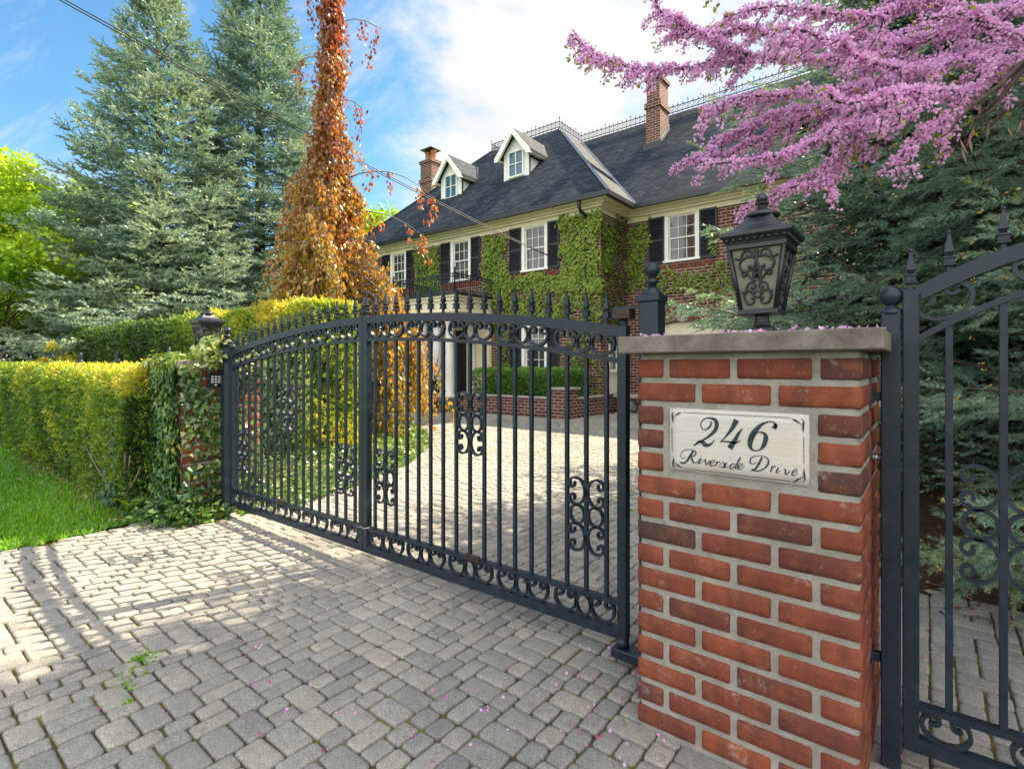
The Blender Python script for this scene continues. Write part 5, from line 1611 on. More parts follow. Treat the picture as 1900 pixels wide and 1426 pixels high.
def t_low(P, N, off, lump):
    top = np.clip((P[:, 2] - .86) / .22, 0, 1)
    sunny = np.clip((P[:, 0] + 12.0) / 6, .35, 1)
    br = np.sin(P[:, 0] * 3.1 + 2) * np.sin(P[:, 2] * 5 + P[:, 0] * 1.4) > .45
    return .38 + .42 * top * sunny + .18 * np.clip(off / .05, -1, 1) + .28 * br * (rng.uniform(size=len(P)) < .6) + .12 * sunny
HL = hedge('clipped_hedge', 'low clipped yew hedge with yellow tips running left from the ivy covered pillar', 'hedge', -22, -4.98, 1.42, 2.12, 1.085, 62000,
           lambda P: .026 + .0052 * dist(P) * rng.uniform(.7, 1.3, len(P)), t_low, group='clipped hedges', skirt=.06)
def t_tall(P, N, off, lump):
    right = np.clip((P[:, 0] + 11.5) / 3.0, 0, 1)  # leaf tone painted brighter at the sunlit right end, darker at the shaded left
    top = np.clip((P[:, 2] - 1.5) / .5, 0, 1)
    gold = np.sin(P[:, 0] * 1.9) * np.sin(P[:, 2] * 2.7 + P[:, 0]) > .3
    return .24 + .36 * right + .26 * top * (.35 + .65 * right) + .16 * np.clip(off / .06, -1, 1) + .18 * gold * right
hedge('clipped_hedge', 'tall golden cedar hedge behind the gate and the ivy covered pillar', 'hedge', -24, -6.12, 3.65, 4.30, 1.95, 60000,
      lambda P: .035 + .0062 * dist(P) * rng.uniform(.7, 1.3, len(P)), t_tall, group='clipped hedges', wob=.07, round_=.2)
def t_gold(P, N, off, lump): return .55 + .2 * np.clip(off / .06, -1, 1) + .22 * (lump > .2)
hedge('golden_shrub', 'golden cedar shrub under the weeping beech, seen through the gate leaves', 'shrub', -7.6, -6.4, 4.0, 4.6, 1.5, 4500,
      lambda P: .10 * rng.uniform(.7, 1.3, len(P)), t_gold, wob=.14, round_=.3)
hedge('boxwood_hedge', 'bright green clipped boxwood hedge in the brick planter under the ground floor window', 'hedge', -9.35, -6.42, 10.15, 10.85, 1.04, 9000,
      lambda P: .075 * rng.uniform(.7, 1.3, len(P)), lambda P, N, off, l: .42 + .35 * np.clip((P[:, 2] - .85) / .2, 0, 1) + .2 * np.clip(off / .04, -1, 1), mat='box', wob=.035, z0=.37)

# ================================================================== IVY
def ivy_leaves(P, N, size, tone, mat, parent=None, name='leaves', tmpl=IVY, droop=.8, tv=.12):
    n = len(P)
    # leaf axis hangs down the surface, face looks outwards
    axis = np.array([0, 0, -1.]) * droop + rand_dirs(n) * .75; axis -= N * (axis * N).sum(1, keepdims=True) * .7
    axis /= np.linalg.norm(axis, axis=1, keepdims=True)
    nr = N + rand_dirs(n) * .45 + np.array([0, 0, .25]); nr -= axis * (nr * axis).sum(1, keepdims=True); nr /= np.linalg.norm(nr, axis=1, keepdims=True)
    Rm = np.stack([np.cross(nr, axis), nr, axis], 2)
    v, f, t_ = scatter(tmpl[0], tmpl[1], P, Rm, size, tone, tv)
    return np_mesh(name, v, f, M[mat], parent, t_)
def pillar_ivy():
    t = thing('climbing_ivy', 'ivy swathing the left brick pillar and its gate post', 'ivy', (-4.75, 1.9, 0))
    P = []; N = []
    n = 5200
    # front face
    u = rng.uniform(0, 1, n); z = rng.uniform(0, 1.2, n)
    x = -5.12 + .68 * u
    keep = rng.uniform(size=n) < np.clip(1.0 - 1.0 * np.clip(u - .5, 0, 1) * (1 - .0) + .3 * np.sin(z * 7 + u * 5) + .5 * (z > 1.0) + .45 * (z < .35), .16, 1)
    P.append(np.stack([x, 1.565 - rng.uniform(.0, .07, n), z], 1)[keep]); N.append(np.tile([0, -1., 0], (keep.sum(), 1)))
    # gate side face
    n = 2600; y = rng.uniform(1.56, 2.2, n); z = rng.uniform(0, 1.2, n)
    keep = rng.uniform(size=n) < np.clip(.50 + .4 * np.sin(z * 6 + y * 9) + .35 * (z < .4) + .5 * (z > 1.05), .12, .95)
    P.append(np.stack([-4.445 + rng.uniform(0, .05, n), y, z], 1)[keep]); N.append(np.tile([1., 0, 0], (keep.sum(), 1)))
    # over the cap
    n = 1300; x = rng.uniform(-5.12, -4.40, n); y = 1.52 + .7 * rng.uniform(0, 1, n)
    keep = (rng.uniform(size=n) < .9) & ~((x > -4.62) & (rng.uniform(size=n) < .55))
    P.append(np.stack([x, y, 1.20 + np.abs(rng.normal(size=n)) * .028], 1)[keep]); N.append(np.tile([0, -.3, 1.], (keep.sum(), 1)))
    # mound up the post and round the lantern foot
    n = 260; c = rng.normal(size=(n, 3)) * np.array([.04, .05, .055]) + np.array([-4.42, 1.78, 1.27]); P.append(c); N.append(rand_dirs(n) * .6 + np.array([.1, -.7, .3]))
    n = 50; c = rng.normal(size=(n, 3)) * np.array([.05, .04, .025]) + np.array([-4.70, 1.76, 1.25]); P.append(c); N.append(rand_dirs(n) * .6 + np.array([.1, -.7, .3]))
    # foot, spilling onto the paving
    n = 2600; x = rng.uniform(-5.6, -4.22, n); y = 1.60 - np.abs(rng.normal(size=n)) * .12; P.append(np.stack([x, y, .02 + np.abs(rng.normal(size=n)) * .07], 1)[(x < -4.3) | (y < 1.5)]); N.append(np.tile([0, -.4, 1.], (((x < -4.3) | (y < 1.5)).sum(), 1)))
    n = 500; P.append(np.stack([rng.uniform(-4.43, -4.15, n), rng.uniform(1.45, 1.83, n) , .015 + np.abs(rng.normal(size=n)) * .04], 1)); N.append(np.tile([0, -.2, 1.], (n, 1)))
    # patch climbing on the end of the hedge
    n = 1500; x = -5.05 - np.abs(rng.normal(size=n)) * .35; z = rng.uniform(0, .75, n); k = rng.uniform(size=n) < np.clip(1.1 - z * 1.0 + (x + 5.05) * .9, 0, 1)
    P.append(np.stack([x, 1.40 - rng.uniform(0, .10, n), z], 1)[k]); N.append(np.tile([0, -1., .1], (k.sum(), 1)))
    P = np.concatenate(P); N = np.concatenate(N); N = N / np.linalg.norm(N, axis=1, keepdims=True)
    k_ = ~((P[:, 0] > -4.52) & (P[:, 1] > 1.69) & (P[:, 1] < 1.88) & (P[:, 2] > .98) & (P[:, 2] < 1.15)); P, N = P[k_], N[k_]
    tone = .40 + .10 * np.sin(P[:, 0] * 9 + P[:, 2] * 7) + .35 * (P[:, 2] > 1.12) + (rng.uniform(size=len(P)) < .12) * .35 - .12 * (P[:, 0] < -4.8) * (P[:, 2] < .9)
    sz = rng.uniform(.028, .058, len(P)) * (1 + .2 * (P[:, 2] > 1.12))
    ivy_leaves(P, N, sz, tone, 'ivy', t)
    m = MB()
    for i in range(26):
        x = rng.uniform(-5.05, -4.48); y = 1.562; pts = []; z = 0
        while z < rng.uniform(.7, 1.15): pts.append((x, y, z)); z += .12; x += rng.normal() * .03
        if len(pts) > 2: m.tube(pts, .004, 4)
    m.build('stems', M['bark'], t)
pillar_ivy()
def groundcover():
    n = 15000
    y = rng.uniform(1.5, 7.6, n) ; d = np.abs(rng.exponential(.9, n)) - .12; x = bed_x(y) - d
    k = (x > -9) & (y > 1.9) ; x, y, d = x[k], y[k], d[k]; n = len(x)
    hgt = .03 + .15 * np.clip(d, 0, 1) * rng.uniform(.3, 1, n) + .03 * np.sin(x * 5) * np.sin(y * 4)
    P = np.stack([x, y, np.maximum(hgt, .01) * rng.uniform(.4, 1, n)], 1)
    N = rand_dirs(n) * .5 + np.array([.1, -.4, 1.]); N /= np.linalg.norm(N, axis=1, keepdims=True)
    far = np.clip((y - 3.5) / 2, 0, 1)
    tone = .52 + .22 * far + (rng.uniform(size=n) < .18) * .3 + .08 * np.sin(x * 4 + y * 3)
    ivy_leaves(P, N, rng.uniform(.035, .06, n) * (1 + .25 * far), tone, 'ivy', None, 'ground_ivy', droop=.2)['kind'] = 'stuff'
    # ivy climbing the foot of the tall hedge
    n = 5200; x = rng.uniform(-8.2, -5.9, n); y = 3.58 - np.abs(rng.normal(size=n)) * .10; z = rng.uniform(0, 1.5, n) ** 1.0
    k = rng.uniform(size=n) < np.clip(1.2 - z * .75 - np.clip(x + 6.1, 0, 2) * .6, 0, 1); x, y, z = x[k], y[k], z[k]
    y = np.where(x > -6.1, np.minimum(y, 3.5), y)
    n = len(x); N = np.tile([.1, -1., .3], (n, 1)) + rand_dirs(n) * .3; N /= np.linalg.norm(N, axis=1, keepdims=True)
    t = thing('climbing_ivy', 'pale variegated ivy climbing the foot of the golden hedge behind the gate', 'ivy', (-6.2, 3.5, 0))
    ivy_leaves(np.stack([x, y, z], 1), N, rng.uniform(.04, .07, n), .62 + (rng.uniform(size=n) < .3) * .3, 'ivy', t)
groundcover()
# small fern and weeds at the pillar foot
def fern():
    t = thing('fern', 'small bright fern at the foot of the ivy covered pillar', 'fern', (-4.86, 1.36, 0))
    P = []; D = []; S = []
    for i in range(9):
        a = rng.uniform(0, 6.28); l = rng.uniform(.12, .22)
        for k in range(14):
            u = k / 13; r = l * u; p = np.array([-4.86 + math.cos(a) * r * .7, 1.36 + math.sin(a) * r * .5, .02 + l * (u * 1.1 - .5 * u * u)])
            for s in (-1, 1): P.append(p); D.append([-math.sin(a) * s + .3 * math.cos(a), math.cos(a) * s + .3 * math.sin(a), .15]); S.append(.045 * (1 - u * .8))
    v, f, tt = scatter(QL[0], QL[1], np.array(P), frames(np.array(D)), np.array(S), np.full(len(P), .9), .1)
    np_mesh('fronds', v, f, M['grass'], t, tt)
fern()

# vines on the house walls
def wall_vine(label, rects, loc, mat='vine', size=(.062, .105)):
    """rects: (axis, fixed, a0, a1, z0, z1, density per m2, edge fade, tone)"""
    t = thing('wall_vine', label, 'vine', loc, 'vines on the house walls')
    Ps = []; Ns = []; Ts = []
    for ax, fx, a0, a1, z0, z1, dens, fade, tn in rects:
        n = int((a1 - a0 + .3) * (z1 - z0 + .3) * dens * 1.1)
        a = rng.uniform(a0 - .15, a1 + .15, n); z = rng.uniform(z0 - .15, z1 + .15, n)
        d = np.minimum(np.minimum(a - a0, a1 - a), np.minimum(z - z0, z1 - z))
        nz = .5 * np.sin(a * 3.7 + z * 2.3 + fx) * np.sin(z * 4.9 - a * 1.9) + .35 * np.sin(a * 9.1 + 2) * np.sin(z * 8.3 + a * 5)
        k = rng.uniform(size=n) < np.clip(.45 + d / fade + nz * 1.45, 0, 1); a, z, nzk = a[k], z[k], nz[k]; n = len(a)
        out = rng.uniform(.02, .10, n) + .03 * np.clip(nzk, -.5, 1)
        if ax == 'y': Ps.append(np.stack([a, fx - out, z], 1)); Ns.append(np.tile([0, -1., .2], (n, 1)))
        else: Ps.append(np.stack([fx + out, a, z], 1)); Ns.append(np.tile([1., 0, .2], (n, 1)))
        Ts.append(np.full(n, tn) + .12 * np.clip(nzk, -1, 1))
    P = np.concatenate(Ps); N = np.concatenate(Ns); T = np.concatenate(Ts); N /= np.linalg.norm(N, axis=1, keepdims=True)
    ivy_leaves(P, N, rng.uniform(size[0], size[1], len(P)), T, mat, t, tv=.13)
    m = MB()
    for ax, fx, a0, a1, z0, z1, dens, fade, tn in rects:
        for i in range(int((a1 - a0) * 4) + 1):
            a = rng.uniform(a0, a1); z = max(.1, z0 - .3); pts = []
            while z < z1 - .1: pts.append((a, fx - .012, z) if ax == 'y' else (fx + .012, a, z)); z += .2; a = float(np.clip(a + rng.normal() * .05, a0, a1))
            if len(pts) > 2: m.tube(pts, .006, 3)
    m.build('stems', M['bark'], t)
wall_vine('dense green vine between the two left upper windows above the balcony', [('y', WY, -13.1, -11.98, 3.2, 4.93, 900, .12, .50), ('y', WY, -15.9, -14.95, 3.2, 4.9, 700, .12, .45)], (-12.5, WY, 3))
wall_vine('green vine sweeping under the upper windows to the house corner and down the downspout', [
    ('y', WY, -10.1, -9.32, 3.3, 4.85, 800, .15, .55), ('y', WY, -10.2, -6.5, 3.15, 3.62, 850, .15, .58), ('y', WY, -7.48, -6.36, 3.1, 4.98, 950, .12, .60),
    ('y', WY, -9.65, -6.4, 2.45, 3.2, 620, .35, .52), ('y', WY, -9.7, -9.25, .5, 2.5, 420, .2, .35), ('y', WY, -7.35, -6.4, .6, 2.5, 330, .4, .35)], (-8, WY, 0))
wall_vine('thin brownish vine covering the sunny return wall at the house corner', [('x', WX, 11.55, 12.75, 1.9, 4.98, 230, .6, .30), ('x', WX, 11.5, 12.0, 3.6, 4.98, 500, .2, .55)], (WX, 12.2, 0))
wall_vine('patchy green vine under and beside the window above the garage arches', [('y', WY2, -6.25, -5.75, 3.4, 4.9, 520, .15, .55), ('y', WY2, -6.2, -3.6, 3.05, 3.58, 400, .3, .50), ('y', WY2, -5.3, -3.4, 2.7, 3.1, 170, .5, .42), ('y', WY2, -4.12, -3.98, 3.85, 4.4, 500, .08, .4)], (-5, WY2, 3), size=(.06, .10))
# rose in the planter
def rose():
    t = thing('rose_bush', 'sparse leafy rose stems rising from the left end of the brick planter', 'shrub', (-9.2, 10.5, .36))
    m = MB(); P = []
    for i in range(9):
        a = rng.uniform(0, 6.28); p0 = Vector((-9.15, 10.9, .36)); p1 = p0 + Vector((math.cos(a) * .15, math.sin(a) * .1, .55)); p2 = p1 + Vector((math.cos(a) * .3, math.sin(a) * .2, rng.uniform(.15, .5)))
        m.tube([p0, p1, p2], [.008, .006, .003], 4)
        for k in range(16): u = rng.uniform(0, 1); q = p1 + (p2 - p1) * u; P.append(np.array(q) + rng.normal(size=3) * .06)
    m.build('stems', M['bark'], t); P = np.array(P)
    v, f, tt = scatter(LEAF[0], LEAF[1], P, frames(rand_dirs(len(P))), np.full(len(P), .07), np.full(len(P), .5), .15); np_mesh('leaves', v, f, M['box'], t, tt)
rose()

# ================================================================== IRON FENCE behind the low hedge
t = thing('iron_fence', 'black spiked iron fence showing over the top of the low hedge', 'fence', (-10, 2.32, 0))
fx0, fx1, fy = -16.5, -5.1, 2.34
posts = [fx1 - 1.9 * i for i in range(7)]
for x in posts:
    m = MB().bbox((x - .03, fy - .03, 0), (x + .03, fy + .03, 1.20), .004)
    m.lathe([(.045, 1.12), (.045, 1.15), (.03, 1.17), (.022, 1.20), (.03, 1.225), (.018, 1.27), (.004, 1.31)], (x, fy, .08), 8); m.build('post', M['iron'], t)
for i in range(6):
    a, b = posts[i + 1] + .03, posts[i] - .03; m = MB()
    def fz(x): u = (x - a) / (b - a); return 1.125 + .05 * (2 * u - 1) ** 2 * 2
    for zz in (-.06, -.18): m.sweep([(x, fy, fz(x) + zz) for x in np.linspace(a, b, 9)], .02, .018)
    m.sweep([(a, fy, .2), (b, fy, .2)], .02, .018)
    m.build('rail', M['iron'], t); m = MB()
    for x in np.linspace(a + .08, b - .08, 16): m.box((x - .006, fy - .006, .1), (x + .006, fy + .006, fz(x))); m.lathe([(.012, 0), (.015, .015), (.002, .05)], (x, fy, fz(x)), 4, .78, False)
    pk = m.build('picket_panel', M['iron'], t)

# ================================================================== TREES
def limb(m, p, q, r0, r1, n=6, bend=.08, seg=7):
    p, q = np.array(p, float), np.array(q, float); L = np.linalg.norm(q - p); pts = [tuple(p)]
    off = np.zeros(3)
    for i in range(1, n): off = off + rng.normal(size=3) * bend * L / n; pts.append(tuple(p + (q - p) * i / n + off))
    pts.append(tuple(q + off)); m.tube(pts, list(np.linspace(r0, r1, n + 1)), seg); return [np.array(a) for a in pts]

def spruce(name, label, x, y, H, R, mat, tl, tmpl_near, tmpl_far, dens, near_fn=None, bare=.25, lean=0, group=None, gap=.42, droop=.28, z_first=.25, buds=False, zmax=None, top_coarse=None, sidep=.85, hang=.12, hangv=.13, tone0=.5, keep=None, pw=.85, spire=0.0):
    """tl: twig length. branches in loose whorls, each a flat spray of needle twigs."""
    t = thing(name, label, 'tree', (x, y, 0), group)
    m = MB(); m.tube([(x, y, 0), (x, y, H * .5), (x + lean, y, H)], [R * .055 + .05, R * .035 + .02, .012], 9); m.build('trunk', M['bark'], t)
    P = []; D = []; T = []; BP = []; mb = MB(); IP = []; ID = []; BT = []
    z = z_first
    cam_a = math.atan2(-y, -x)
    while z < H * .985:
        fr = z / H; L0 = R * (1 - fr) ** pw + .12; k = int(max(5, 9 * (1 - fr) + 4))
        ph = rng.uniform(0, 6.28)
        for b in range(k):
            a = ph + 6.283 * b / k + rng.normal() * .22; L = L0 * rng.uniform(.72, 1.12) * (1 - spire * fr)
            if keep and not keep(x, y, z, a, L): continue
            el = (-droop + .25 * fr + .75 * fr ** 2) + rng.normal() * .08
            lv = .10 + .18 * rng.uniform()     # upturned tip
            d = np.array([math.cos(a), math.sin(a)]); s = np.array([-d[1], d[0]])
            base = np.array([x + lean * fr ** 2, y, z + rng.normal() * .06])
            def axis(u): return base + np.array([d[0] * L * u, d[1] * L * u, L * (u * math.sin(el) + lv * u * u)])
            nodes = [axis(u) for u in (0, .33, .66, 1.0)]
            mb.tube([tuple(q) for q in nodes], [.010 + .008 * L, .008 + .005 * L, .006 + .002 * L, .004], 4)
            u0 = bare; n_before = len(P); btone = rng.normal() * .10
            if sidep < .5:
                for q_ in range(int(L * 5)): IP.append(axis(rng.uniform(.05, bare + .30)) + rng.normal(size=3) * .10); ID.append(np.array([d[0], d[1], -.3]) + rng.normal(size=3) * .6)
            # branchlets left and right
            ns = max(3, int(L * (1 - u0) / dens))
            for i in range(ns + 1):
                u = u0 + (1 - u0) * (i + rng.uniform(0, .6)) / (ns + .6); u = min(u, 1)
                p = axis(u); dz = math.sin(el) + 2 * lv * u
                fwd = np.array([d[0], d[1], dz])
                for sg in (-1, 1):
                    l = (L * (1 - u) * .62 + tl * 1.3) * rng.uniform(.7, 1.1)
                    ba = .95 - .25 * u
                    dr = fwd * math.cos(ba) + np.array([s[0], s[1], 0]) * sg * math.sin(ba) + np.array([0, 0, -hang + rng.normal() * hangv]); dr /= np.linalg.norm(dr)
                    nsg = max(1, int(l / (tl * .8)))
                    q = p.copy()
                    for j in range(nsg):
                        P.append(q.copy()); D.append(dr + rng.normal(size=3) * .10 + np.array([0, 0, .06 * j])); T.append(u)
                        if j > 0 or nsg < 2:
                            side = np.cross(dr, [0, 0, 1.]); side /= np.linalg.norm(side) + 1e-9
                            for s2 in (-1, 1):
                                if rng.uniform() < sidep: P.append(q + dr * tl * .2 * rng.uniform()); D.append(dr * .72 + side * s2 * .7 + rng.normal(size=3) * .15 + np.array([0, 0, -.08])); T.append(u)
                        q = q + dr * tl * .8
                    BP.append(q + dr * tl * .18)
            P.append(axis(1.0)); D.append(np.array([d[0], d[1], math.sin(el) + 2 * lv])); T.append(1.0); BP.append(axis(1.0) + D[-1] / np.linalg.norm(D[-1]) * tl * .97)
            BT += [btone] * (len(P) - n_before)
        z += gap * (1 - .45 * fr) * rng.uniform(.8, 1.2)
    for k in range(6): P.append(np.array([x + lean, y, H - .3 * k * tl])); D.append(np.array([0, 0, 1.])); T.append(1.); BT.append(0.)
    P = np.array(P); D = np.array(D); T = np.array(T); BT = np.array(BT)
    kk = P[:, 2] > .02
    if top_coarse: kk &= (P[:, 2] < top_coarse) | (rng.uniform(size=len(P)) < .22)
    if zmax: kk &= P[:, 2] < zmax
    P, D, T, BT = P[kk], D[kk], T[kk], BT[kk]
    mb.build('branches', M['bark'], t)
    out = T
    tone = tone0 - (.28 if mat != 'needle' else .42) + (.36 if mat != 'needle' else .52) * out + BT + .10 * np.sin(P[:, 0] * 1.7 + P[:, 2] * 2.1) + .05 * P[:, 2] / H  # tone falls toward the trunk, painting interior shade into the needle colour
    S = tl * rng.uniform(.8, 1.2, len(P))
    if top_coarse: S = np.where(P[:, 2] > top_coarse, S * 3.2, S)
    isn = near_fn(P) if near_fn else np.zeros(len(P), bool)
    parts = []
    for msk, tm in ((isn, tmpl_near), (~isn, tmpl_far)):
        if msk.sum(): parts.append(scatter(tm[0], tm[1], P[msk], frames(D[msk], rng.uniform(0, 6.28, msk.sum())), S[msk], tone[msk], .09, TT_NEAR if len(tm[0]) == 366 else None))
    if IP:
        IP = np.array(IP); kk = IP[:, 2] > .15; IP = IP[kk]; ID = np.array(ID)[kk]
        parts.append(scatter(farT2[0], farT2[1], IP, frames(ID), rng.uniform(.35, .6, len(IP)), np.full(len(IP), .0), .05))  # near-black twigs added to stand in for the dark crown interior
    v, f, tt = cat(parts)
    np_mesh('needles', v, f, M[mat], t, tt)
    if buds:
        B = np.array(BP); kk = (rng.uniform(size=len(B)) < .75) & near_fn(B); B = B[kk]; n = len(B)
        B2 = np.repeat(B, 3, 0) + rng.normal(size=(n * 3, 3)) * .006; dd = rand_dirs(n * 3); dd[:, 2] = np.abs(dd[:, 2])
        TV = [(0, 0, 0), (.3, 0, .4), (-.15, .26, .4), (-.15, -.26, .4), (0, 0, 1)]; TF = [(0, 1, 2), (0, 2, 3), (0, 3, 1), (4, 2, 1), (4, 3, 2), (4, 1, 3)]
        v, f, tt = scatter(TV, TF, B2, frames(dd), rng.uniform(.014, .026, n * 3), np.full(n * 3, .5), .3); np_mesh('buds', v, f, M['bud'], t, tt)
    print("SPR", name, len(P), 'near', int(isn.sum()), 'tris', len(f)); return t
farT = brush(20, .27, .050, .95, seed=4)
farT2 = brush(14, .26, .05, .85, seed=5)
def front_keep(x, y, z, a, L):
    c = math.atan2(-y, -x); d_ = abs((a - c + math.pi) % (2 * math.pi) - math.pi); return d_ < 2.0 or rng.uniform() < .45
spruce('blue_spruce', 'tall dense blue spruce behind the weeping beech, its top cut by the frame', -19.3, 9.4, 16.6, 3.7, 'blue_needle', .34, farT, farT, .34, lambda P: P[:, 2] > -1, gap=.36, zmax=16, keep=front_keep, group='blue spruces beyond the tall hedge', droop=.18, tone0=.78, pw=.78)
spruce('blue_spruce', 'open topped blue spruce with a thin yellowish leader, left of the denser one', -18.9, 6.0, 13.1, 4.1, 'blue_needle', .34, farT, farT, .36, lambda P: P[:, 2] > -1, gap=.40, keep=front_keep, group='blue spruces beyond the tall hedge', droop=.06, tone0=.88, pw=.95, spire=.0)
spruce('blue_spruce', 'pale blue spruce low behind the left end of the tall hedge', -25.5, 6.3, 7.5, 3.2, 'blue_needle', .40, farT2, farT2, .5, None, gap=.55, keep=front_keep, group='blue spruces beyond the tall hedge', droop=.18, tone0=.62)

nearT = brush(120, .165, .0105, 1.0, seed=8)
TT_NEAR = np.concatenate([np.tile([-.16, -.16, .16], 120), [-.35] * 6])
midT = brush(40, .15, .018, 1.05, seed=9)
def near_a(P): return (np.hypot(P[:, 0], P[:, 1]) < 5.3) & (P[:, 2] < 4.2) & (-P[:, 0] * .6211 + P[:, 1] * .7837 > .3)
def keep_a(x, y, z, a, L):
    c = math.atan2(-y, -x); d_ = abs((a - c + math.pi) % (2 * math.pi) - math.pi)
    return (d_ < 1.75) if z < 6 else rng.uniform() < .75
def keep_b(x, y, z, a, L):
    c = math.atan2(-y, -x); d_ = abs((a - c + math.pi) % (2 * math.pi) - math.pi)
    return d_ < 2.3 or rng.uniform() < .5
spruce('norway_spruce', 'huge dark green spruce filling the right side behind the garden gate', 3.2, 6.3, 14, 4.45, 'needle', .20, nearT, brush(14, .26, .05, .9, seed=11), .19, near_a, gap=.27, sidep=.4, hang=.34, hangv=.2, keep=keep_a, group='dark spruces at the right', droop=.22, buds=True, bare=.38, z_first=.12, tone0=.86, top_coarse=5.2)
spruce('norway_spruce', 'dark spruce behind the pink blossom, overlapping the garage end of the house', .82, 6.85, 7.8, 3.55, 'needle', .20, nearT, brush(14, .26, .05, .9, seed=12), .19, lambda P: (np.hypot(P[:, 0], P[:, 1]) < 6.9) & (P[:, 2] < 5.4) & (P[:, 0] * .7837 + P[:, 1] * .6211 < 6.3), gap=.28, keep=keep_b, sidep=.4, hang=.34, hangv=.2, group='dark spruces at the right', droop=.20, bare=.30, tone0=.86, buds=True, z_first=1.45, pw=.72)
# upper crown of the big spruce, coarse (it stands above the frame)
spruce('norway_spruce', 'dark spruce rising beyond the right edge of the frame behind the arched gate', 4.2, 10.2, 16, 5.2, 'needle', .38, farT2, farT2, .36, None, gap=.42, group='dark spruces at the right', droop=.2, tone0=.5)

# ---------------------------------------------------------------- weeping beech
def beech():
    x0, y0_, H = -7.55, 4.47+.35, 8.6
    t = thing('weeping_beech', 'weeping copper beech with curtains of orange and red leaves behind the gate', 'tree', (x0, y0_, 0))
    m = MB(); tr = [(x0, y0_, 0), (x0 - .05, y0_, 1.5), (x0 + .06, y0_ + .03, 3), (x0 - .02, y0_, 4.6), (x0 + .05, y0_, 6.2), (x0 + .02, y0_, 7.6), (x0 + .08, y0_, H)]
    m.tube(tr, [.13, .11, .085, .07, .045, .028, .008], 9); m.build('trunk', M['beechbark'], t)
    m = MB(); P = []; T = []
    ex, ey = .7837, .6211                    # sideways direction of the spread
    def strand(p, L, tone):
        q = np.array(p, float); pts = [tuple(q)]; dx = rng.normal(size=2) * .05
        n = max(3, int(L / .12)); 
        for i in range(n): q = q + np.array([dx[0] * .5 + rng.normal() * .012, dx[1] * .5 + rng.normal() * .012, -L / n]); pts.append(tuple(q))
        m.tube(pts[::2] if len(pts) > 5 else pts, .004, 3, cap=False)
        for a, b in zip(pts[:-1], pts[1:]):
            k = rng.integers(5, 10)
            for _ in range(k): u = rng.uniform(); P.append(np.array(a) * (1 - u) + np.array(b) * u + rng.normal(size=3) * np.array([.035, .035, .02])); T.append(tone)
    def prof(z):      # half width left, right
        zz = [0.3, 1.2, 2.2, 3.0, 3.6, 4.2, 5.0, 6.0, 7.0, 8.2]
        return np.interp(z, zz, [.55, .75, 1.05, 1.05, .92, .66, .26, .16, .11, .04]), np.interp(z, zz, [1.30, 1.30, 1.15, .92, .66, .40, .26, .16, .11, .04])
    # arching limbs, each dropping strands
    for i in range(200):
        z = .9 + 7.3 * rng.uniform() ** 1.45; a = rng.uniform(0, 6.283)
        if z > 4.4 and rng.uniform() < .35: continue
        wl, wr = prof(z); lat = math.cos(a); r = (wr if lat > 0 else wl)
        e = np.array([ex * lat, ey * lat]) * r * rng.uniform(.4, 1.0) + np.array([-ey, ex]) * math.sin(a) * min(wl, wr, .9) * rng.uniform(.3, 1)
        rise = rng.uniform(.05, .35) * (1 if z > 2 else .5)
        b = np.array([x0, y0_, z]); c = b + np.array([e[0] * .5, e[1] * .5, rise]); d = b + np.array([e[0], e[1], rise * .4])
        m.tube([tuple(b), tuple(c), tuple(d)], [.018, .012, .006], 4)
        tone = .14 + .66 * np.clip((z - 1.2) / 6.2, 0, 1) + rng.normal() * .09
        for u in (.35, .55, .75, .9, 1.0):
            q = b * (1 - u) ** 2 + 2 * c * u * (1 - u) + d * u * u
            for _ in range(2 if u > .5 else 1): strand(q, min(q[2] - .12, rng.uniform(.5, 1.35) * (.55 + .15 * r + (.4 if z < 3.5 else 0))), tone)
    # explicit long outer curtain towards the drive
    for i in range(70):
        lat = rng.uniform(.75, 1.42); z = 2.85 - (lat - .7) * 1.6 + rng.normal() * .12; dep = rng.normal() * .28
        q = (x0 + ex * lat - ey * dep, y0_ + ey * lat + ex * dep, max(z, .7)); strand(q, max(.3, min(q[2] - .15, rng.uniform(.9, 1.9))), .30 + rng.normal() * .1)
        if rng.uniform() < .25: m.tube([(x0, y0_, z + .6), (x0 + ex * lat * .5, y0_ + ey * lat * .5, z + .45), q], [.02, .012, .006], 4)
    # two bare arching leaders with tassels against the roof
    for zz, L, hh in ((4.05, 1.65, .35), (3.55, 1.45, .18)):
        pts = [np.array([x0 + ex * L * u, y0_ + ey * L * u, zz + hh * math.sin(u * 2.6) - .35 * u * u]) for u in np.linspace(0, 1, 8)]
        m.tube([tuple(p) for p in pts], list(np.linspace(.016, .004, 8)), 5)
        for k in (3, 4, 6, 7, 7): strand(pts[k], rng.uniform(.25, .5), .8)
    # side tassels on the spire
    for zz, L in ((6.6, .75), (6.0, -.55), (7.1, -.35), (5.3, .5)):
        pts = [np.array([x0 + ex * L * u, y0_ + ey * L * u, zz + .15 * math.sin(u * 3)]) for u in np.linspace(0, 1, 5)]
        m.tube([tuple(p) for p in pts], .008, 4); strand(pts[-1], .55, .92); strand(pts[3], .35, .92)
    m.build('branches', M['beechbark'], t)
    P = np.array(P); T = np.array(T); k = P[:, 2] > .06; P, T = P[k], T[k]; n = len(P)
    T = T * .65 + .35 * (.16 + .66 * np.clip((P[:, 2] - 1.) / 6.2, 0, 1)) + (rng.uniform(size=n) < .12) * rng.normal(size=n) * .2
    D = np.tile([0, 0, -1.], (n, 1)) + rand_dirs(n) * .55
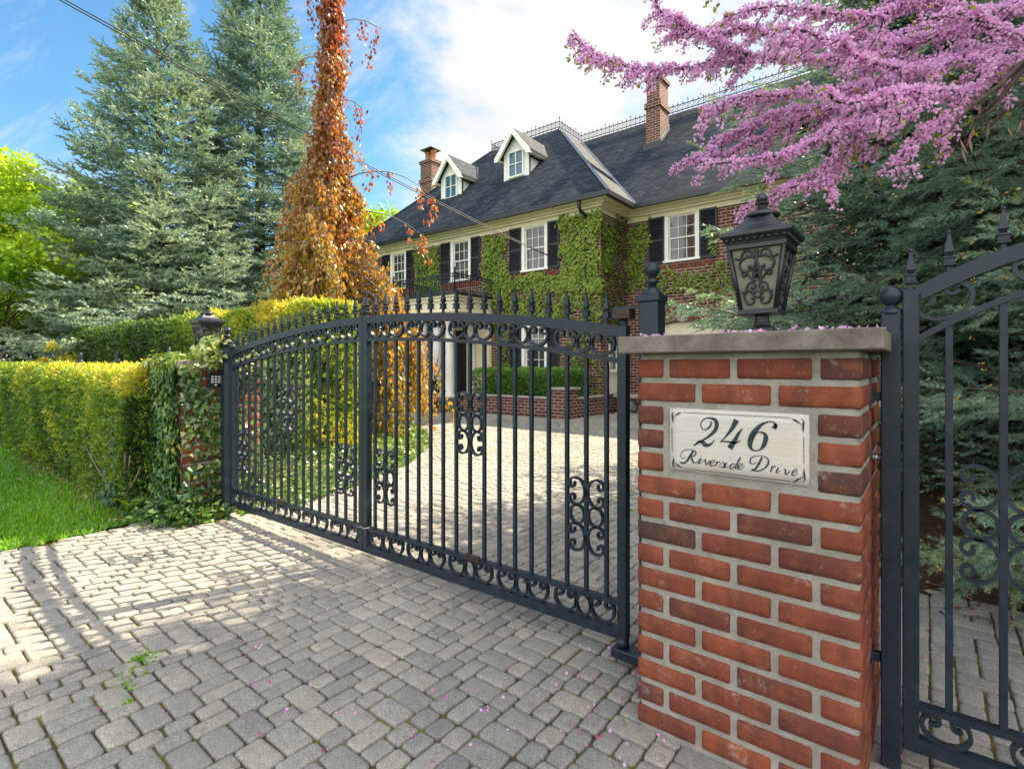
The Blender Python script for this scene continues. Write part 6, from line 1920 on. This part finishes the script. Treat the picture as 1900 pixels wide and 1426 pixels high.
    v, f, tt = scatter(LEAF[0], LEAF[1], P, frames(D, rng.uniform(0, 6.28, n)), np.stack([rng.uniform(.055, .088, n)] * 2 + [rng.uniform(.055, .088, n)], 1), T, .08)
    np_mesh('leaves', v, f, M['beech'], t, tt); print('beech', n)
beech()

# ---------------------------------------------------------------- redbud
RB = [
    ('A1', [(1.03, 4.64, 3.43), (0.40, 3.89, 3.10), (-0.05, 3.41, 2.90), (-0.34, 3.05, 2.70), (-0.66, 2.73, 2.65), (-0.93, 2.45, 2.58), (-1.09, 2.33, 2.60), (-1.21, 2.17, 2.62), (-1.28, 2.05, 2.70)]),
    ('A2', [(-0.47, 2.95, 2.69), (-0.70, 2.89, 2.87), (-0.94, 2.77, 2.87), (-1.11, 2.69, 2.96), (-1.17, 2.65, 3.10), (-1.20, 2.62, 3.22)]),
    ('A3', [(-0.66, 2.73, 2.65), (-0.77, 2.51, 2.65), (-0.83, 2.40, 2.68), (-0.91, 2.34, 2.77)]),
    ('B1', [(0.93, 4.18, 2.87), (0.36, 3.54, 2.72), (0.07, 3.25, 2.61), (-0.16, 3.00, 2.48), (-0.43, 2.72, 2.40), (-0.66, 2.54, 2.39), (-0.80, 2.38, 2.31)]),
    ('B2', [(-0.16, 3.00, 2.48), (-0.37, 2.90, 2.38), (-0.58, 2.79, 2.37), (-0.76, 2.72, 2.30), (-0.95, 2.57, 2.15)]),
    ('B3', [(0.07, 3.25, 2.61), (-0.06, 2.89, 2.45), (-0.22, 2.63, 2.44), (-0.39, 2.44, 2.52), (-0.49, 2.29, 2.48)]),
    ('C1', [(0.82, 3.72, 2.60), (0.44, 3.28, 2.56), (0.28, 3.10, 2.44), (0.14, 2.92, 2.30), (0.03, 2.77, 2.14), (-0.06, 2.64, 2.02), (-0.11, 2.59, 1.93)]),
    ('C2', [(0.14, 2.92, 2.30), (-0.04, 2.90, 2.31), (-0.19, 2.85, 2.25), (-0.31, 2.81, 2.11), (-0.48, 2.75, 2.02), (-0.73, 2.61, 1.87)]),
    ('C3', [(-0.04, 2.90, 2.31), (-0.24, 2.88, 2.36), (-0.45, 2.83, 2.32), (-0.62, 2.76, 2.25), (-0.80, 2.68, 2.18)]),
    ('C4', [(-0.19, 2.85, 2.25), (-0.30, 2.70, 2.19), (-0.45, 2.58, 2.10), (-0.60, 2.46, 2.05), (-0.80, 2.30, 2.02)]),
    ('D1', [(0.79, 3.94, 3.02), (0.24, 3.26, 2.77), (-0.04, 2.96, 2.77), (-0.23, 2.75, 2.68), (-0.50, 2.54, 2.73), (-0.71, 2.37, 2.68)]),
    ('D2', [(-0.04, 2.96, 2.77), (-0.31, 2.81, 2.92), (-0.58, 2.60, 2.95), (-0.82, 2.42, 2.90)]),
    ('D3', [(0.24, 3.26, 2.77), (0.12, 3.28, 2.74), (-0.09, 3.25, 2.75), (-0.31, 3.20, 2.84), (-0.55, 3.14, 2.84)]),
    ('D4', [(0.44, 3.28, 2.56), (0.23, 2.86, 2.48), (0.11, 2.77, 2.55), (-0.04, 2.71, 2.56)]),
    ('E1', [(0.40, 3.89, 3.10), (0.18, 3.84, 3.35), (-0.17, 3.69, 3.61), (-0.68, 3.42, 3.79)]),
    ('E2', [(0.79, 3.94, 3.02), (0.44, 3.41, 3.12), (0.14, 3.05, 3.23), (-0.23, 2.75, 3.27)]),
    ('F1', [(-0.31, 2.81, 2.11), (-0.34, 2.73, 1.99), (-0.47, 2.56, 1.93)]),
    ('X1', [(0.70, 3.49, 2.61), (0.35, 2.96, 2.40), (0.21, 2.78, 2.24), (0.11, 2.64, 2.13), (0.02, 2.57, 2.01)]),
    ('X2', [(0.35, 2.96, 2.40), (0.28, 2.90, 2.31), (0.21, 2.85, 2.18), (0.12, 2.83, 2.12), (0.03, 2.83, 2.08)]),
    ('X3', [(0.73, 3.64, 2.46), (0.33, 3.19, 2.31), (0.25, 3.14, 2.23), (0.14, 3.05, 2.13)]),
    ('H1', [(0.14, 2.92, 2.30), (-0.01, 2.68, 2.26), (-0.14, 2.51, 2.20), (-0.26, 2.35, 2.15), (-0.37, 2.25, 2.21)]),
    ('H2', [(0.28, 3.10, 2.44), (0.19, 3.21, 2.55), (-0.01, 3.19, 2.57), (-0.21, 3.15, 2.67), (-0.40, 3.13, 2.65)]),
]
def redbud():
    t = thing('redbud_tree', 'redbud with pink blossom on leafless branches reaching over the bare brick pillar', 'tree', (2.1, 4.3, 0))
    m = MB(); m2 = MB(); m.tube([(2.1, 4.5, 0), (2.0, 4.5, .9), (1.75, 4.5, 1.7), (1.4, 4.6, 2.5), (1.03, 4.64, 3.43)], [.12, .10, .085, .06, .03], 9)
    for q in ((.93, 4.18, 2.87), (.82, 3.72, 2.60), (.79, 3.94, 3.02), (.70, 3.49, 2.61), (.73, 3.64, 2.46)): limb(m, (1.75, 4.5, 1.7), q, .05, .017, 5, .06)
    for i in range(9): limb(m, (1.75, 4.5, 1.8), (1.75 + rng.normal() * 1.1, 4.5 + rng.normal() * 1.1, 3.6 + rng.uniform(0, 1.4)), .05, .012, 5, .1)
    C = []; W = []
    tips = []
    for nm, pts in RB:
        S = spline([p for p in pts], 5) if len(pts) > 2 else np.array(pts)
        S = S + np.cumsum(rng.normal(size=S.shape) * .003, 0)
        n = len(S); r0 = .013 if nm[0] in 'ABCDX' else .009
        (m2 if nm[0] == 'X' else m).tube([tuple(p) for p in S], list(np.linspace(r0, .0030, n)), 6)
        tips.append(S[-1]); bare = nm[0] == 'X'
        segs = [(S[i], S[i + 1], i / n) for i in range(n - 1)]
        for a, b, u in segs:
            L = np.linalg.norm(b - a)
            if not bare:
                k = int(L / .0066 * (1.0 if u < .55 else .6 if u < .75 else .38)) + 1
                for _ in range(k): C.append(a + (b - a) * rng.uniform()); W.append(1)
            # side shoots
            if rng.uniform() < L * (7 if bare else 10 if nm[0] in 'CFH' else 17):
                tdir = (b - a) / (L + 1e-9); s = np.cross(tdir, rng.normal(size=3)); s /= np.linalg.norm(s)
                d = tdir * .75 + s * .55 + np.array([0, 0, -.12]); l = rng.uniform(.06, .20) * (1.1 - .5 * u)
                if a[0] + a[1] * .3 < .1 and d[2] > .2: d[2] *= .4
                q = [a + d * l * v + np.array([0, 0, -.05 * v * v]) + rng.normal(size=3) * .006 for v in (0, .33, .66, 1)]
                (m2 if bare else m).tube([tuple(p) for p in q], [.0045, .0038, .003, .002], 4)
                if not bare:
                    for v0 in range(3):
                        for _ in range(int(l / 3 / .0085)): C.append(q[v0] + (q[v0 + 1] - q[v0]) * rng.uniform()); W.append(1)
                tips.append(q[-1])
    m.build('trunk', M['redbark'], t); m2.build('bare_branch', M['redbark'], t)
    C = np.array(C); n = len(C); print('redbud clusters', n)
    # every cluster: several small flowers on short stalks
    K = 8; Q = np.repeat(C, K, 0); n = len(Q); dd = rand_dirs(n); Q = Q + dd * rng.uniform(.006, .026, n)[:, None]
    FL = ([(0, 0, -.2), (-.45, .1, .35), (0, .3, .7), (0, .0, .9), (.45, .1, .35), (0, -.35, .45), (-.3, -.4, .9), (.3, -.4, .9)], [(0, 1, 2), (0, 2, 4), (0, 3, 1), (0, 4, 3), (0, 6, 5), (0, 5, 7)])
    tt0 = np.tile([.0, .35, .5, .45, .35, -.30, .05, .05], 1) * .9
    v, f, tt = scatter(FL[0], FL[1], Q, frames(dd + rand_dirs(n) * .5, rng.uniform(0, 6.28, n)), rng.uniform(.0105, .0165, n), np.full(n, .70), .16, tt0)
    np_mesh('blossom', v, f, M['redbud'], t, tt)
    # young leaves at the tips, seed pods hanging below
    TP_ = np.array(tips); TP_ = TP_[rng.uniform(size=len(TP_)) < .5]; Q = np.repeat(TP_, 4, 0) + rng.normal(size=(len(TP_) * 4, 3)) * .014; n = len(Q)
    v, f, tt = scatter(LEAF[0], LEAF[1], Q, frames(rand_dirs(n) + np.array([0, 0, .3])), rng.uniform(.015, .034, n), np.full(n, .5), .3); np_mesh('young_leaves', v, f, M['newleaf'], t, tt)
    Pd = []
    for c in [(-.15, 2.75, 2.12), (.02, 2.8, 2.2), (-.1, 2.95, 2.22), (-.35, 2.75, 2.10), (-.25, 2.5, 2.05), (.18, 2.75, 2.15), (.30, 3.05, 2.20), (.33, 3.1, 2.16), (.1, 2.7, 2.02), (-.2, 2.8, 2.02)]:
        for _ in range(5): Pd.append(np.array(c) + rng.normal(size=3) * .03)
    Pd = np.array(Pd); n = len(Pd); S = np.stack([np.full(n, .016)] * 2 + [rng.uniform(.05, .085, n)], 1)
    v, f, tt = scatter(LEAF[0], LEAF[1], Pd, frames(np.tile([0, 0, -1.], (n, 1)) + rand_dirs(n) * .35, rng.uniform(0, 6.28, n)), S, np.full(n, .5), .3); np_mesh('seed_pods', v, f, M['pod'], t, tt)
redbud()

m = MB()
for i in range(9):
    bx = -5.12 - .22 * rng.uniform(); limb(m, (-5.18, 1.40, 0), (bx + rng.normal() * .22, 1.34 + rng.normal() * .03, rng.uniform(.28, .5)), .012, .004, 4, .1, 5)
m.build('bare_stems', M['barebark'], HL)
# ---------------------------------------------------------------- leafy background trees
def leafy(name, label, x, y, H, R, mat, n, size, tone0=.55, group=None, zc=.62, clumps=70, thin=1.0, tilt=0):
    t = thing(name, label, 'tree', (x, y, 0), group)
    m = MB(); tops = limb(m, (x, y, 0), (x, y, H * .6), .02 * H, .008 * H, 6, .05)
    cl = []
    for i in range(clumps):
        d = rand_dirs(1)[0]; d[2] = abs(d[2]) * 1.1 - .35 * rng.uniform(); r = rng.uniform(.45, 1.0) ** .6
        cl.append(np.array([x, y, H * zc]) + d * np.array([R, R, H * (1 - zc)]) * r)
    for c in cl[::2]: limb(m, tops[int(rng.integers(2, 6))], c, .004 * H, .0012 * H, 4, .10, 5)
    m.build('trunk', M['bark'], t)
    cl = np.array(cl); cs = rng.uniform(.7, 1.35, len(cl)) * R * .23
    k = rng.integers(0, len(cl), n); dd = rand_dirs(n); rr_ = rng.uniform(.3, 1, n) ** .6
    P = cl[k] + dd * (rr_ * cs[k])[:, None] * np.array([1.15, 1.15, .75])
    tone = tone0 + .16 * dd[:, 2] + .10 * np.sin(k * 12.9) 
    v, f, tt = scatter(QL[0], QL[1], P, frames(rand_dirs(n) + np.array([0, 0, -.2]), rng.uniform(0, 6, n)), size * rng.uniform(.7, 1.3, n), tone, .10)
    np_mesh('crown', v, f, M[mat], t, tt); return t
G_ = 'lime green trees at the left'
leafy('leafy_tree', 'bright lime green tree with dense foliage filling the left edge above the low hedge', -22.5, 2.4, 7.1, 3.9, 'lime', 46000, .13, .66, G_, .50, 70)
leafy('leafy_tree', 'taller loose lime green tree behind, its crown reaching highest at the left', -36, 4.2, 11.2, 5.0, 'lime', 26000, .22, .70, G_, .62, 80)
leafy('leafy_tree', 'airy lime green tree between the leftmost trees and the blue spruces', -38.5, 9.2, 12.0, 4.6, 'lime', 22000, .22, .68, G_, .62, 70)
leafy('leafy_tree', 'distant pale green tree rising over the left slope of the house roof', -25.5, 18.6, 10.6, 3.2, 'lime', 4200, .24, .60, None, .7, 46)
leafy('shrub', 'brownish green shrubs in shade under the lime green trees, left of the tall hedge', -29, 5.0, 4.4, 4.2, 'brown_leaf', 9000, .22, .30, None, .45, 60)
leafy('shrub', 'dark tree mass behind the blue spruces at the left', -33, 12.5, 8.5, 5.5, 'brown_leaf', 9000, .34, .22, None, .5, 60)
leafy('golden_shrub', 'small golden shrub beside the distant pillar at the far left', -16.6, 3.0, 1.75, .55, 'hedge', 1500, .09, .85, None, .6, 14)
